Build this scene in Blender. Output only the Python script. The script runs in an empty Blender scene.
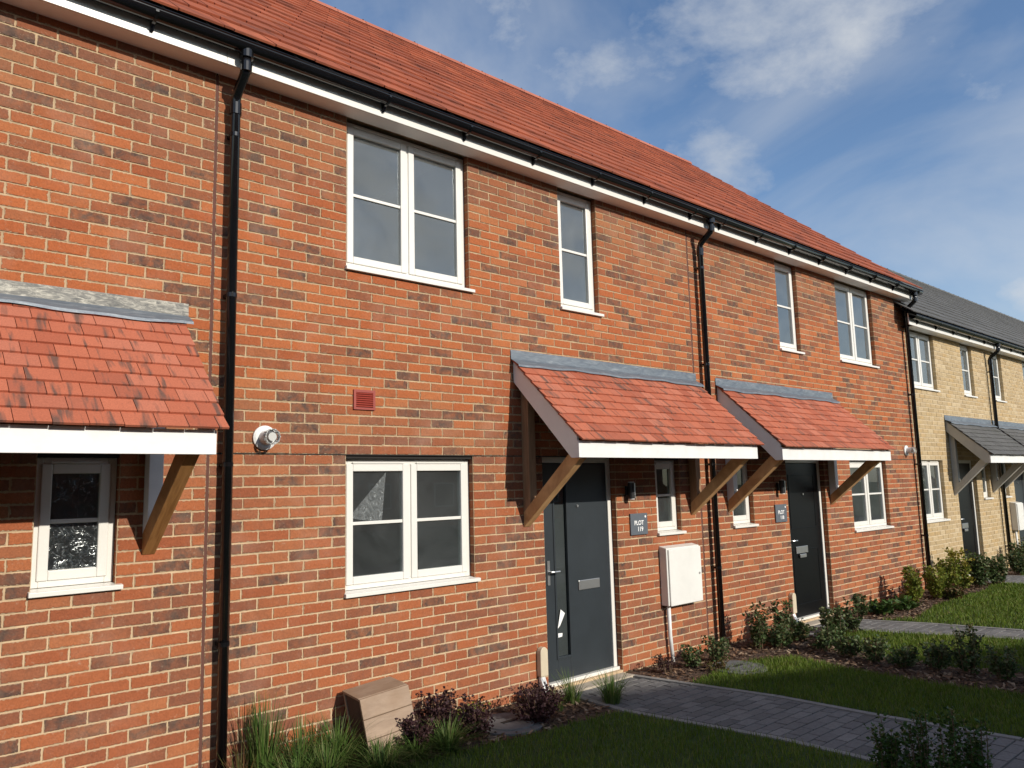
import bpy, math, random
from mathutils import Vector, Matrix
random.seed(7)
R=random.Random(11)
sc=bpy.context.scene
COL=sc.collection
GZ=-2.10                       # path level; z=0 is the head of the ground floor windows
WORLD={}                       # world location of every object, children included

# ------------------------------------------------------------------ materials
def mat(name):
    m=bpy.data.materials.new(name); m.use_nodes=True
    nt=m.node_tree; b=nt.nodes['Principled BSDF']
    return m,nt,b
def N(nt,t,**k):
    n=nt.nodes.new(t)
    for a,v in k.items():
        if a.startswith('i_'): n.inputs[a[2:].replace('_',' ')].default_value=v
        else: setattr(n,a,v)
    return n
def ramp(nt,fac,stops,interp='LINEAR'):
    r=nt.nodes.new('ShaderNodeValToRGB'); r.color_ramp.interpolation=interp
    e=r.color_ramp.elements
    while len(e)<len(stops): e.new(0.5)
    for s,(p,c) in zip(e,stops): s.position=p; s.color=(c[0],c[1],c[2],1) if not isinstance(c,(int,float)) else (c,c,c,1)
    nt.links.new(fac,r.inputs[0]); return r.outputs[0]
def mixc(nt,fac,a,b,mode='MIX'):
    m=nt.nodes.new('ShaderNodeMix'); m.data_type='RGBA'; m.blend_type=mode
    L=nt.links
    for s,v in ((m.inputs[0],fac),(m.inputs[6],a),(m.inputs[7],b)):
        if isinstance(v,(int,float)): s.default_value=v
        elif isinstance(v,tuple): s.default_value=(v[0],v[1],v[2],1)
        else: L.new(v,s)
    return m.outputs[2]
def math_(nt,op,a,b=None,c=None):
    m=nt.nodes.new('ShaderNodeMath'); m.operation=op
    for i,v in enumerate((a,b,c)):
        if v is None: continue
        if isinstance(v,(int,float)): m.inputs[i].default_value=v
        else: nt.links.new(v,m.inputs[i])
    return m.outputs[0]
def noise(nt,scale,detail=4,rough=.6,vec=None,dist=0,out=0):
    n=nt.nodes.new('ShaderNodeTexNoise'); n.inputs['Scale'].default_value=scale
    n.inputs['Detail'].default_value=detail; n.inputs['Roughness'].default_value=rough; n.inputs['Distortion'].default_value=dist
    if vec is None:
        g=nt.nodes.new('ShaderNodeNewGeometry'); vec=g.outputs['Position']
    nt.links.new(vec,n.inputs['Vector']); return n.outputs[out]
def bump(nt,b,h,strength=.3,dist=.004):
    n=nt.nodes.new('ShaderNodeBump'); n.inputs['Strength'].default_value=strength; n.inputs['Distance'].default_value=dist
    nt.links.new(h,n.inputs['Height']); nt.links.new(n.outputs[0],b.inputs['Normal'])
def simple(name,col,rough=.5,metal=0,var=.12,bs=0,nscale=6,bscale=60,spec=None):
    m,nt,b=mat(name)
    d=tuple(c*(1-var) for c in col); l=tuple(min(1,c*(1+var)) for c in col)
    f=noise(nt,nscale,5,.65)
    nt.links.new(ramp(nt,f,[(.3,d),(.7,l)]),b.inputs['Base Color'])
    b.inputs['Roughness'].default_value=rough; b.inputs['Metallic'].default_value=metal
    if spec is not None: b.inputs['Specular IOR Level'].default_value=spec
    if bs: bump(nt,b,noise(nt,bscale,4,.6),bs)
    return m

def brick_mat(name,reds,darks,dark_from,tint=True,mortar=(.48,.355,.225)):
    m,nt,b=mat(name); L=nt.links
    g=N(nt,'ShaderNodeNewGeometry'); rnd=g.outputs['Random Per Island']; pos=g.outputs['Position']
    wn=N(nt,'ShaderNodeTexWhiteNoise'); wn.noise_dimensions='1D'; L.new(math_(nt,'MULTIPLY',rnd,977.3),wn.inputs['W'])
    r2=wn.outputs['Value']
    base=ramp(nt,r2,[(i/(len(reds)-1),c) for i,c in enumerate(reds)])
    if tint:   # batches of brick: more orange courses in the middle lifts, browner ones at top and above the string line
        sep=N(nt,'ShaderNodeSeparateXYZ'); L.new(pos,sep.inputs[0])
        zj=math_(nt,'ADD',sep.outputs['Z'],math_(nt,'MULTIPLY',math_(nt,'SUBTRACT',noise(nt,.8,2,.5,pos),.5),.9))
        zz=math_(nt,'MULTIPLY',math_(nt,'ADD',zj,2.2),1/5.0)
        t=ramp(nt,zz,[(0,(1.0,1.03,.96)),(.36,(1.0,1.0,.92)),(.43,(.94,1.02,1.0)),(.47,(.92,1.03,1.0)),(.54,(1.1,1.04,.82)),(.80,(1.08,1.02,.82)),(.90,(.88,1.02,1.0)),(1,(.84,.98,1.0))])
        base=mixc(nt,1.0,base,t,'MULTIPLY')
    # dark burnt faces: whole dark bricks plus smoky patches
    dk=ramp(nt,noise(nt,9,3,.6,pos),[(.35,darks[0]),(.65,darks[1])])
    whole=ramp(nt,rnd,[(dark_from-.1,0),(dark_from,.45),(dark_from+.04,.95)])
    sm=ramp(nt,noise(nt,13,4,.65,pos,.6),[(.40,0),(.62,1)])
    edge=ramp(nt,r2,[(.40,0.0),(.95,.42)])
    f=math_(nt,'MULTIPLY',math_(nt,'MAXIMUM',whole,edge),math_(nt,'ADD',math_(nt,'MULTIPLY',sm,.5),.5))
    c=mixc(nt,f,base,dk)
    fine=noise(nt,95,5,.7,pos)
    c=mixc(nt,1.0,c,ramp(nt,fine,[(.25,(.72,.72,.72)),(.5,(1,1,1)),(.78,(1.25,1.22,1.2))]),'MULTIPLY')
    # lime bloom and mortar smears
    sme=ramp(nt,noise(nt,34,5,.7,pos,1.0),[(.60,0),(.74,.42)])
    c=mixc(nt,sme,c,(.47,.36,.26))
    blo=ramp(nt,noise(nt,2.3,5,.6,pos),[(.52,0),(.8,.16)])
    c=mixc(nt,blo,c,(.52,.42,.34))
    mm=[]
    for nm in ('edge_a','edge_b'):
        uv=N(nt,'ShaderNodeUVMap'); uv.uv_map=nm; sx=N(nt,'ShaderNodeSeparateXYZ'); L.new(uv.outputs[0],sx.inputs[0]); mm+=[math_(nt,'MINIMUM',sx.outputs[0],sx.outputs[1])]
    d=math_(nt,'MINIMUM',mm[0],mm[1])
    dn=math_(nt,'ADD',d,math_(nt,'MULTIPLY',math_(nt,'SUBTRACT',noise(nt,48,5,.75,pos),.5),.030))
    ed=ramp(nt,math_(nt,'MULTIPLY',dn,100),[(.0,1),(.22,0)])
    mcol=mixc(nt,noise(nt,20,4,.6,pos),tuple(x*.75 for x in mortar),mortar)
    c=mixc(nt,ed,c,mcol)
    L.new(c,b.inputs['Base Color']); b.inputs['Roughness'].default_value=.9; b.inputs['Specular IOR Level'].default_value=.25
    hh=math_(nt,'ADD',math_(nt,'ADD',fine,math_(nt,'MULTIPLY',noise(nt,28,3,.6,pos),1.3)),math_(nt,'MULTIPLY',ramp(nt,math_(nt,'MULTIPLY',dn,100),[(0,0),(.5,1)]),.9))
    bump(nt,b,hh,.7,.004)
    return m
M={}
M['red_brick']=brick_mat('red_brick_faces',[(.26,.076,.037),(.355,.112,.048),(.30,.088,.040),(.40,.136,.058),(.25,.084,.046),(.33,.101,.046)],[(.060,.042,.036),(.125,.080,.058)],.83)
M['buff_brick']=brick_mat('buff_brick_faces',[(.38,.28,.155),(.44,.335,.195),(.35,.255,.14),(.49,.385,.24),(.40,.295,.165),(.42,.315,.18)],[(.36,.25,.12),(.48,.33,.16)],.86,False,(.60,.50,.34))
M['mortar']=simple('cream_mortar',(.50,.365,.225),.95,var=.26,bs=.5,nscale=9,bscale=160)
def mortar_batches():      # the upper lift was laid with a browner mix
    nt=M['mortar'].node_tree; b=nt.nodes['Principled BSDF']; src=b.inputs['Base Color'].links[0].from_socket
    g=N(nt,'ShaderNodeNewGeometry'); sp=N(nt,'ShaderNodeSeparateXYZ'); nt.links.new(g.outputs['Position'],sp.inputs[0])
    z=math_(nt,'ADD',sp.outputs['Z'],math_(nt,'MULTIPLY',noise(nt,1.3,3,.6),.5))
    nt.links.new(mixc(nt,1.0,src,ramp(nt,math_(nt,'MULTIPLY',math_(nt,'ADD',z,2.2),.2),[(.3,(1.05,1.05,1.05)),(.5,(.86,.84,.82)),(1,(.88,.86,.83))]),'MULTIPLY'),b.inputs['Base Color'])
mortar_batches()
M['mortar_buff']=simple('pale_buff_mortar',(.56,.46,.31),.95,var=.15,bs=.4,nscale=9,bscale=160)
M['white']=simple('white_upvc',(.70,.68,.63),.32,var=.03,nscale=3)
M['white_wood']=simple('white_painted_board',(.72,.71,.69),.45,var=.06,nscale=8,bs=.12,bscale=40)
M['soffit']=simple('white_soffit_board',(.84,.83,.80),.5,var=.03)
M['black']=simple('black_plastic_gutter',(.006,.006,.007),.12,var=.2,spec=.6)
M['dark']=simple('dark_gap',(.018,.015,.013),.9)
M['sealant']=simple('red_brown_sealant',(.11,.045,.032),.9)
M['vent']=simple('terracotta_plastic',(.27,.040,.026),.5)
M['room']=simple('plastered_room',(.50,.51,.49),.9,var=.04)
M['carpet']=simple('room_floor',(.10,.10,.10),.9)
M['door_grey']=simple('anthracite_door',(.024,.030,.035),.40,var=.10,bs=.12,nscale=5,bscale=25)
M['door_black']=simple('black_door',(.005,.0055,.006),.35,var=.1,spec=.2)
M['steel']=simple('brushed_steel',(.55,.55,.54),.3,.85,var=.08)
M['metal']=simple('grey_metal',(.42,.42,.40),.45,.4,var=.1)
M['plaque']=simple('slate_grey_sign',(.10,.115,.135),.45,var=.06)
M['white_print']=simple('white_lettering',(.82,.82,.82),.5,var=0.01)
M['box']=simple('white_grp_cabinet',(.70,.69,.65),.4,var=.05,nscale=4)
M['beige']=simple('beige_plastic',(.55,.47,.34),.5)
M['pvc']=simple('white_pvc_pipe',(.72,.72,.70),.35)
M['paper']=simple('white_paper',(.8,.8,.78),.8,var=.03)
M['lampblack']=simple('black_lamp_metal',(.03,.03,.032),.35,.3)

def wood(name,c1,c2,axis=(4,4,40)):
    m,nt,b=mat(name); tc=N(nt,'ShaderNodeTexCoord'); mp=N(nt,'ShaderNodeMapping'); mp.inputs['Scale'].default_value=axis
    nt.links.new(tc.outputs['Object'],mp.inputs[0])
    f=noise(nt,1.6,6,.65,mp.outputs[0],.8)
    c=ramp(nt,f,[(.32,c1),(.68,c2)])
    c=mixc(nt,ramp(nt,noise(nt,5,4,.6),[(.5,0),(.75,.35)]),c,(.20,.11,.05))
    nt.links.new(c,b.inputs['Base Color']); b.inputs['Roughness'].default_value=.65; bump(nt,b,f,.25)
    return m
M['timber']=wood('stained_timber',(.26,.115,.030),(.46,.23,.075),(30,3,3))
M['timber_light']=wood('oiled_pine_timber',(.42,.22,.085),(.66,.41,.19),(30,3,3))
M['box_shade']=simple('box_inside_shade',(.07,.042,.028),.9,var=.25)
M['timber_dull']=wood('brown_sawn_timber',(.22,.12,.06),(.36,.21,.115),(30,30,2))
M['crate']=wood('weathered_cardboard_wood',(.25,.17,.112),(.34,.24,.165),(3,14,14))
M['grey_timber']=simple('grey_painted_timber',(.42,.40,.36),.6,var=.08)
M['rake']=simple('pinkish_white_rake_board',(.78,.76,.72),.55,var=.04,bs=.1)

def tile_mat(name,cols,dk,amount,streak=False):
    m,nt,b=mat(name); L=nt.links
    g=N(nt,'ShaderNodeNewGeometry'); rnd=g.outputs['Random Per Island']; pos=g.outputs['Position']
    c=ramp(nt,rnd,[(i/(len(cols)-1),x) for i,x in enumerate(cols)])
    if streak:
        mp=N(nt,'ShaderNodeMapping'); mp.inputs['Scale'].default_value=(17,2.0,2.0); L.new(pos,mp.inputs[0])
        cb=N(nt,'ShaderNodeCombineXYZ'); L.new(math_(nt,'MULTIPLY',rnd,531.0),cb.inputs[0]); L.new(math_(nt,'MULTIPLY',rnd,97.0),cb.inputs[2]); L.new(cb.outputs[0],mp.inputs['Location'])
        s=ramp(nt,noise(nt,1.0,3,.6,mp.outputs[0],.3),[(.54,0),(.66,amount)])
    else:
        s=ramp(nt,noise(nt,3,5,.6,pos),[(.45,0),(.75,amount)])
    c=mixc(nt,s,c,dk)
    fine=noise(nt,120,4,.7,pos)
    c=mixc(nt,1.0,c,ramp(nt,fine,[(.3,(.82,.82,.82)),(.7,(1.15,1.15,1.15))]),'MULTIPLY')
    c=mixc(nt,ramp(nt,noise(nt,40,4,.7,pos),[(.62,0),(.75,.3)]),c,dk)
    L.new(c,b.inputs['Base Color']); b.inputs['Roughness'].default_value=.85; b.inputs['Specular IOR Level'].default_value=.3
    bump(nt,b,fine,.5,.003); return m
M['roof']=tile_mat('red_concrete_roof_tiles',[(.26,.066,.032),(.36,.096,.045),(.30,.078,.036),(.40,.112,.053),(.24,.062,.031),(.33,.088,.041)],(.075,.032,.024),.7)
M['ctile']=tile_mat('brindled_orange_tiles',[(.35,.096,.052),(.45,.138,.076),(.39,.112,.060),(.46,.158,.096),(.31,.084,.046)],(.12,.07,.055),.9,True)
M['slate']=tile_mat('grey_roof_tiles',[(.085,.082,.080),(.12,.118,.115),(.10,.098,.095)],(.06,.065,.05),.4)
M['ridge']=tile_mat('ridge_tiles',[(.34,.11,.07),(.42,.15,.10)],(.25,.09,.07),.4)
def lead_mat():
    m,nt,b=mat('lead_flashing'); mp=N(nt,'ShaderNodeMapping'); mp.inputs['Scale'].default_value=(3,12,12)
    g=N(nt,'ShaderNodeNewGeometry'); nt.links.new(g.outputs['Position'],mp.inputs[0])
    f=noise(nt,2.0,6,.7,mp.outputs[0],1.2)
    c=ramp(nt,f,[(.3,(.095,.115,.145)),(.55,(.16,.185,.21)),(.68,(.24,.26,.28)),(.8,(.42,.44,.45))])
    nt.links.new(c,b.inputs['Base Color']); b.inputs['Roughness'].default_value=.5; b.inputs['Metallic'].default_value=.25
    bump(nt,b,f,.5,.01); return m
M['lead']=lead_mat()
def lead_old():
    m,nt,b=mat('weathered_lead'); mp=N(nt,'ShaderNodeMapping'); mp.inputs['Scale'].default_value=(6,20,20)
    g=N(nt,'ShaderNodeNewGeometry'); nt.links.new(g.outputs['Position'],mp.inputs[0])
    f=noise(nt,2.2,7,.75,mp.outputs[0],1.0)
    c=ramp(nt,f,[(.36,(.10,.10,.095)),(.5,(.22,.21,.185)),(.62,(.46,.43,.36)),(.72,(.62,.59,.5))])
    nt.links.new(c,b.inputs['Base Color']); b.inputs['Roughness'].default_value=.7; bump(nt,b,f,.4,.006); return m
M['lead_old']=lead_old()
def glass_mat(name,tint,refl,rough=0.01,film=False,painted_haze=0):
    m=bpy.data.materials.new(name); m.use_nodes=True; nt=m.node_tree; nt.nodes.clear()
    o=N(nt,'ShaderNodeOutputMaterial'); t=N(nt,'ShaderNodeBsdfTransparent'); t.inputs[0].default_value=(*tint,1)
    gl=N(nt,'ShaderNodeBsdfGlossy'); gl.inputs['Roughness'].default_value=rough; gl.inputs[0].default_value=(.95,1,1,1)
    fr=N(nt,'ShaderNodeFresnel'); fr.inputs[0].default_value=refl
    geo=N(nt,'ShaderNodeNewGeometry'); ff=math_(nt,'SUBTRACT',1.0,geo.outputs['Backfacing'])
    mx=N(nt,'ShaderNodeMixShader'); L=nt.links
    L.new(math_(nt,'MULTIPLY',fr.outputs[0],ff),mx.inputs[0]); L.new(t.outputs[0],mx.inputs[1]); L.new(gl.outputs[0],mx.inputs[2])
    last=mx.outputs[0]
    bm=N(nt,'ShaderNodeBump'); bm.inputs['Strength'].default_value=.02 if not film else .8; bm.inputs['Distance'].default_value=.01
    L.new(noise(nt,1.4 if not film else 9,3,.6,dist=0 if not film else 3),bm.inputs['Height']); L.new(bm.outputs[0],gl.inputs['Normal'])
    if not film: L.new(bm.outputs[0],fr.inputs['Normal'])
    if film:
        d=N(nt,'ShaderNodeBsdfDiffuse'); d.inputs[0].default_value=(.55,.58,.6,1)
        m2=N(nt,'ShaderNodeMixShader'); f=ramp(nt,noise(nt,14,5,.75,dist=3.5),[(.52,0.02),(.60,.12),(.68,.55)])
        L.new(f,m2.inputs[0]); L.new(last,m2.inputs[1]); L.new(d.outputs[0],m2.inputs[2]); last=m2.outputs[0]
    if painted_haze:  # pale diffuse veil painted over the panes for missing reflection and room light
        d=N(nt,'ShaderNodeBsdfDiffuse'); d.inputs[0].default_value=(.62,.66,.66,1)
        m2=N(nt,'ShaderNodeMixShader'); dm=N(nt,'ShaderNodeMath',operation='MULTIPLY'); L.new(ramp(nt,noise(nt,2.2,6,.65,dist=.8),[(.3,painted_haze*.6),(.75,painted_haze*1.5)]),dm.inputs[0]); L.new(ff,dm.inputs[1]); L.new(dm.outputs[0],m2.inputs[0]); L.new(last,m2.inputs[1]); L.new(d.outputs[0],m2.inputs[2]); last=m2.outputs[0]
    L.new(last,o.inputs[0]); return m
M['glass']=glass_mat('window_glass',(.66,.72,.72),2.2,painted_haze=.10)
M['glass_film']=glass_mat('filmed_window_glass',(.62,.68,.68),1.7,.14,True)
M['glass_dark']=glass_mat('door_glass',(.74,.77,.79),1.6)
M['glass_low']=glass_mat('lower_window_glass',(.66,.73,.71),1.6,painted_haze=.055)
M['blind']=simple('frosted_blind',(.13,.128,.115),.8)
def film_mat():
    m=bpy.data.materials.new('clear_plastic_film'); m.use_nodes=True; nt=m.node_tree; nt.nodes.clear(); L=nt.links
    o=N(nt,'ShaderNodeOutputMaterial'); t=N(nt,'ShaderNodeBsdfTransparent'); d=N(nt,'ShaderNodeBsdfDiffuse'); d.inputs[0].default_value=(.8,.85,.85,1)
    mx=N(nt,'ShaderNodeMixShader'); L.new(ramp(nt,noise(nt,22,5,.7,dist=2),[(.4,.06),(.6,.16),(.7,.5)]),mx.inputs[0]); L.new(t.outputs[0],mx.inputs[1]); L.new(d.outputs[0],mx.inputs[2]); L.new(mx.outputs[0],o.inputs[0]); return m
M['film']=film_mat()
def leaf_mat(name,cols,trans=.25,rough=.6):
    m,nt,b=mat(name); g=N(nt,'ShaderNodeNewGeometry')
    c=ramp(nt,g.outputs['Random Per Island'],[(i/(len(cols)-1),x) for i,x in enumerate(cols)])
    nt.links.new(c,b.inputs['Base Color']); b.inputs['Roughness'].default_value=rough; b.inputs['Specular IOR Level'].default_value=.25
    tr=N(nt,'ShaderNodeBsdfTranslucent'); nt.links.new(c,tr.inputs[0]); mx=N(nt,'ShaderNodeMixShader'); mx.inputs[0].default_value=trans
    o=nt.nodes['Material Output']; nt.links.new(b.outputs[0],mx.inputs[1]); nt.links.new(tr.outputs[0],mx.inputs[2]); nt.links.new(mx.outputs[0],o.inputs[0]); return m
M['lawn']=leaf_mat('lawn_grass',[(.07,.12,.010),(.13,.20,.018),(.09,.15,.013),(.18,.23,.035),(.08,.13,.011),(.26,.24,.08)])
def lawn_patches():
    nt=M['lawn'].node_tree; b=nt.nodes['Principled BSDF']; src=b.inputs['Base Color'].links[0].from_socket
    c=mixc(nt,1.0,src,ramp(nt,noise(nt,2.6,5,.65),[(.3,(.62,.7,.6)),(.55,(1,1,1)),(.75,(1.35,1.2,1.1))]),'MULTIPLY'); nt.links.new(c,b.inputs['Base Color'])
lawn_patches()
M['tuft']=leaf_mat('ornamental_grass',[(.04,.09,.015),(.09,.15,.03),(.06,.12,.02),(.16,.17,.06),(.05,.10,.02)])
M['purple']=leaf_mat('purple_leaves',[(.03,.013,.016),(.055,.022,.026),(.035,.016,.015),(.09,.045,.045)])
M['green']=leaf_mat('dark_green_leaves',[(.03,.06,.015),(.05,.09,.02),(.10,.14,.05),(.035,.07,.02),(.20,.21,.11),(.04,.07,.02),(.12,.08,.03)])
M['lime']=leaf_mat('yellow_green_leaves',[(.12,.16,.02),(.20,.22,.03),(.09,.13,.02),(.28,.25,.04)])
M['hedge']=leaf_mat('glossy_hedge_leaves',[(.03,.065,.015),(.055,.10,.02),(.04,.08,.015)],.15,.4)
M['bronze']=leaf_mat('bronze_leaves',[(.10,.06,.02),(.07,.09,.02),(.13,.05,.025)])
M['gold']=leaf_mat('golden_leaves',[(.28,.22,.03),(.20,.20,.03),(.36,.27,.04)])
M['yellow']=leaf_mat('yellow_petals',[(.75,.55,.03),(.8,.65,.06)])
M['stem']=simple('twig_bark',(.13,.08,.045),.9)
M['chips']=leaf_mat('bark_chips',[(.07,.035,.02),(.13,.07,.04),(.20,.12,.07),(.30,.22,.15),(.05,.03,.02)],0.0,.9)
def soil_mat():
    m,nt,b=mat('bark_mulch'); v=N(nt,'ShaderNodeTexVoronoi'); v.inputs['Scale'].default_value=38
    g=N(nt,'ShaderNodeNewGeometry'); nt.links.new(g.outputs['Position'],v.inputs['Vector'])
    s=N(nt,'ShaderNodeSeparateColor'); nt.links.new(v.outputs['Color'],s.inputs[0])
    c=ramp(nt,s.outputs[0],[(0,(.035,.02,.013)),(.5,(.09,.048,.028)),(1,(.17,.10,.06))])
    nt.links.new(c,b.inputs['Base Color']); b.inputs['Roughness'].default_value=1
    bump(nt,b,math_(nt,'ADD',v.outputs['Distance'],noise(nt,90,4,.7)),.9,.02); return m
M['soil']=soil_mat()
def ground_mat():
    m,nt,b=mat('turf_ground')
    c=ramp(nt,noise(nt,3,6,.7),[(.3,(.025,.045,.008)),(.7,(.05,.08,.015))])
    nt.links.new(c,b.inputs['Base Color']); b.inputs['Roughness'].default_value=1; bump(nt,b,noise(nt,40,4,.7),.7,.02); return m
M['ground']=ground_mat()
def paver_mat():
    m,nt,b=mat('grey_block_pavers'); g=N(nt,'ShaderNodeNewGeometry')
    c=ramp(nt,g.outputs['Random Per Island'],[(0,(.10,.098,.095)),(.3,(.17,.165,.16)),(.6,(.135,.13,.127)),(.85,(.21,.20,.19)),(1,(.075,.074,.072))])
    f=noise(nt,45,5,.7)
    c=mixc(nt,1.0,c,ramp(nt,f,[(.3,(.75,.75,.75)),(.7,(1.2,1.2,1.2))]),'MULTIPLY')
    c=mixc(nt,ramp(nt,noise(nt,3,4,.6),[(.45,0),(.7,.3)]),c,(.13,.12,.11))
    nt.links.new(c,b.inputs['Base Color']); b.inputs['Roughness'].default_value=.9; bump(nt,b,f,.5,.004); return m
M['paver']=paver_mat()
M['edging']=simple('concrete_edging',(.23,.22,.205),.9,var=.15,bs=.4,nscale=7)
M['joint']=simple('paving_sand_joint',(.05,.045,.04),1)
M['concrete']=simple('grey_concrete',(.13,.127,.125),.95,var=.25,bs=.5,nscale=9)
M['slab']=simple('pale_threshold_slab',(.42,.36,.28),.9,var=.15,bs=.3)
M['asphalt']=simple('asphalt',(.05,.05,.05),.95,var=.2,bs=.5,nscale=20)
def wall_tex(name,c1,c2,mo):
    m,nt,b=mat(name); br=N(nt,'ShaderNodeTexBrick'); tc=N(nt,'ShaderNodeTexCoord')
    mp=N(nt,'ShaderNodeMapping'); sp=N(nt,'ShaderNodeSeparateXYZ'); cb=N(nt,'ShaderNodeCombineXYZ')
    g=N(nt,'ShaderNodeNewGeometry'); nt.links.new(g.outputs['Position'],sp.inputs[0])
    nt.links.new(math_(nt,'ADD',sp.outputs['X'],sp.outputs['Y']),cb.inputs[0]); nt.links.new(sp.outputs['Z'],cb.inputs[1]); nt.links.new(cb.outputs[0],br.inputs['Vector'])
    br.inputs['Color1'].default_value=(*c1,1); br.inputs['Color2'].default_value=(*c2,1); br.inputs['Mortar'].default_value=(*mo,1)
    br.inputs['Scale'].default_value=1; br.inputs['Brick Width'].default_value=.225; br.inputs['Row Height'].default_value=.075; br.inputs['Mortar Size'].default_value=.005
    nt.links.new(br.outputs[0],b.inputs['Base Color']); b.inputs['Roughness'].default_value=.9; return m
M['red_wall']=wall_tex('red_brick_courses',(.42,.09,.04),(.2,.08,.05),(.5,.4,.28))
M['buff_wall']=wall_tex('buff_brick_courses',(.62,.45,.2),(.5,.35,.16),(.66,.55,.36))

# ------------------------------------------------------------------ mesh builder
class MB:
    def __init__(s): s.v=[]; s.f=[]
    def add(s,vs,fs):
        o=len(s.v); s.v+= [tuple(a) for a in vs]; s.f+=[tuple(i+o for i in f) for f in fs]; return s
    def box(s,x0,x1,y0,y1,z0,z1):
        return s.add([(x0,y0,z0),(x1,y0,z0),(x1,y1,z0),(x0,y1,z0),(x0,y0,z1),(x1,y0,z1),(x1,y1,z1),(x0,y1,z1)],
                     [(0,3,2,1),(4,5,6,7),(0,1,5,4),(1,2,6,5),(2,3,7,6),(3,0,4,7)])
    def prismx(s,poly,x0,x1):          # poly of (y,z) extruded along x
        n=len(poly); v=[(x0,y,z) for y,z in poly]+[(x1,y,z) for y,z in poly]
        return s.add(v,[tuple(range(n)),tuple(range(2*n-1,n-1,-1))]+[(i,(i+1)%n+n*0,(i+1)%n+n,i+n) [::-1] for i in range(n)])
    def prismz(s,poly,z0,z1):
        n=len(poly); v=[(x,y,z0) for x,y in poly]+[(x,y,z1) for x,y in poly]
        return s.add(v,[tuple(range(n))[::-1],tuple(range(n,2*n))]+[(i,(i+1)%n,(i+1)%n+n,i+n) for i in range(n)])
    def prismy(s,poly,y0,y1):
        n=len(poly); v=[(x,y0,z) for x,z in poly]+[(x,y1,z) for x,z in poly]
        return s.add(v,[tuple(range(n)),tuple(range(n,2*n))[::-1]]+[(i,(i+1)%n,(i+1)%n+n,i+n)[::-1] for i in range(n)])
    def tube(s,pts,r,n=12,cap=True):
        pts=[Vector(p) for p in pts]; rs=r if isinstance(r,(list,tuple)) else [r]*len(pts)
        rings=[]; o=len(s.v); prev=None
        for i,p in enumerate(pts):
            d=(pts[min(i+1,len(pts)-1)]-pts[max(i-1,0)]).normalized()
            if prev is None:
                a=Vector((0,0,1)) if abs(d.z)<.9 else Vector((1,0,0)); u=d.cross(a).normalized()
            else: u=(prev-d*prev.dot(d)).normalized()
            prev=u; w=d.cross(u)
            for k in range(n):
                t=2*math.pi*k/n; s.v.append(tuple(p+(u*math.cos(t)+w*math.sin(t))*rs[i]))
        for i in range(len(pts)-1):
            for k in range(n):
                a=o+i*n+k; b=o+i*n+(k+1)%n; s.f.append((a,b,b+n,a+n))
        if cap: s.f.append(tuple(o+k for k in range(n))[::-1]); s.f.append(tuple(o+(len(pts)-1)*n+k for k in range(n)))
        return s
    def build(s,name,m,parent=None,bevel=0,smooth=False):
        me=bpy.data.meshes.new(name); w=WORLD.get(parent,Vector((0,0,0))) if parent else Vector((0,0,0))
        me.from_pydata([(a-w.x,b-w.y,c-w.z) for a,b,c in s.v] if parent else s.v,[],s.f); me.update()
        me.materials.append(M[m] if isinstance(m,str) else m)
        o=bpy.data.objects.new(name,me); COL.objects.link(o)
        if parent: o.parent=parent
        WORLD[o]=w.copy()
        if smooth:
            for p in me.polygons: p.use_smooth=True
        if bevel:
            b=o.modifiers.new('bevel','BEVEL'); b.width=bevel; b.segments=2; b.limit_method='ANGLE'
        return o
def tag(o,label=None,cat=None,group=None,kind=None):
    if label: o['label']=label
    if cat: o['category']=cat
    if group: o['group']=group
    if kind: o['kind']=kind
    return o
def thing(name,label,cat,loc=(0,0,0),group=None):
    o=bpy.data.objects.new(name,None); COL.objects.link(o); o.location=loc; WORLD[o]=Vector(loc); o.empty_display_size=.2
    return tag(o,label,cat,group)

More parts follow.
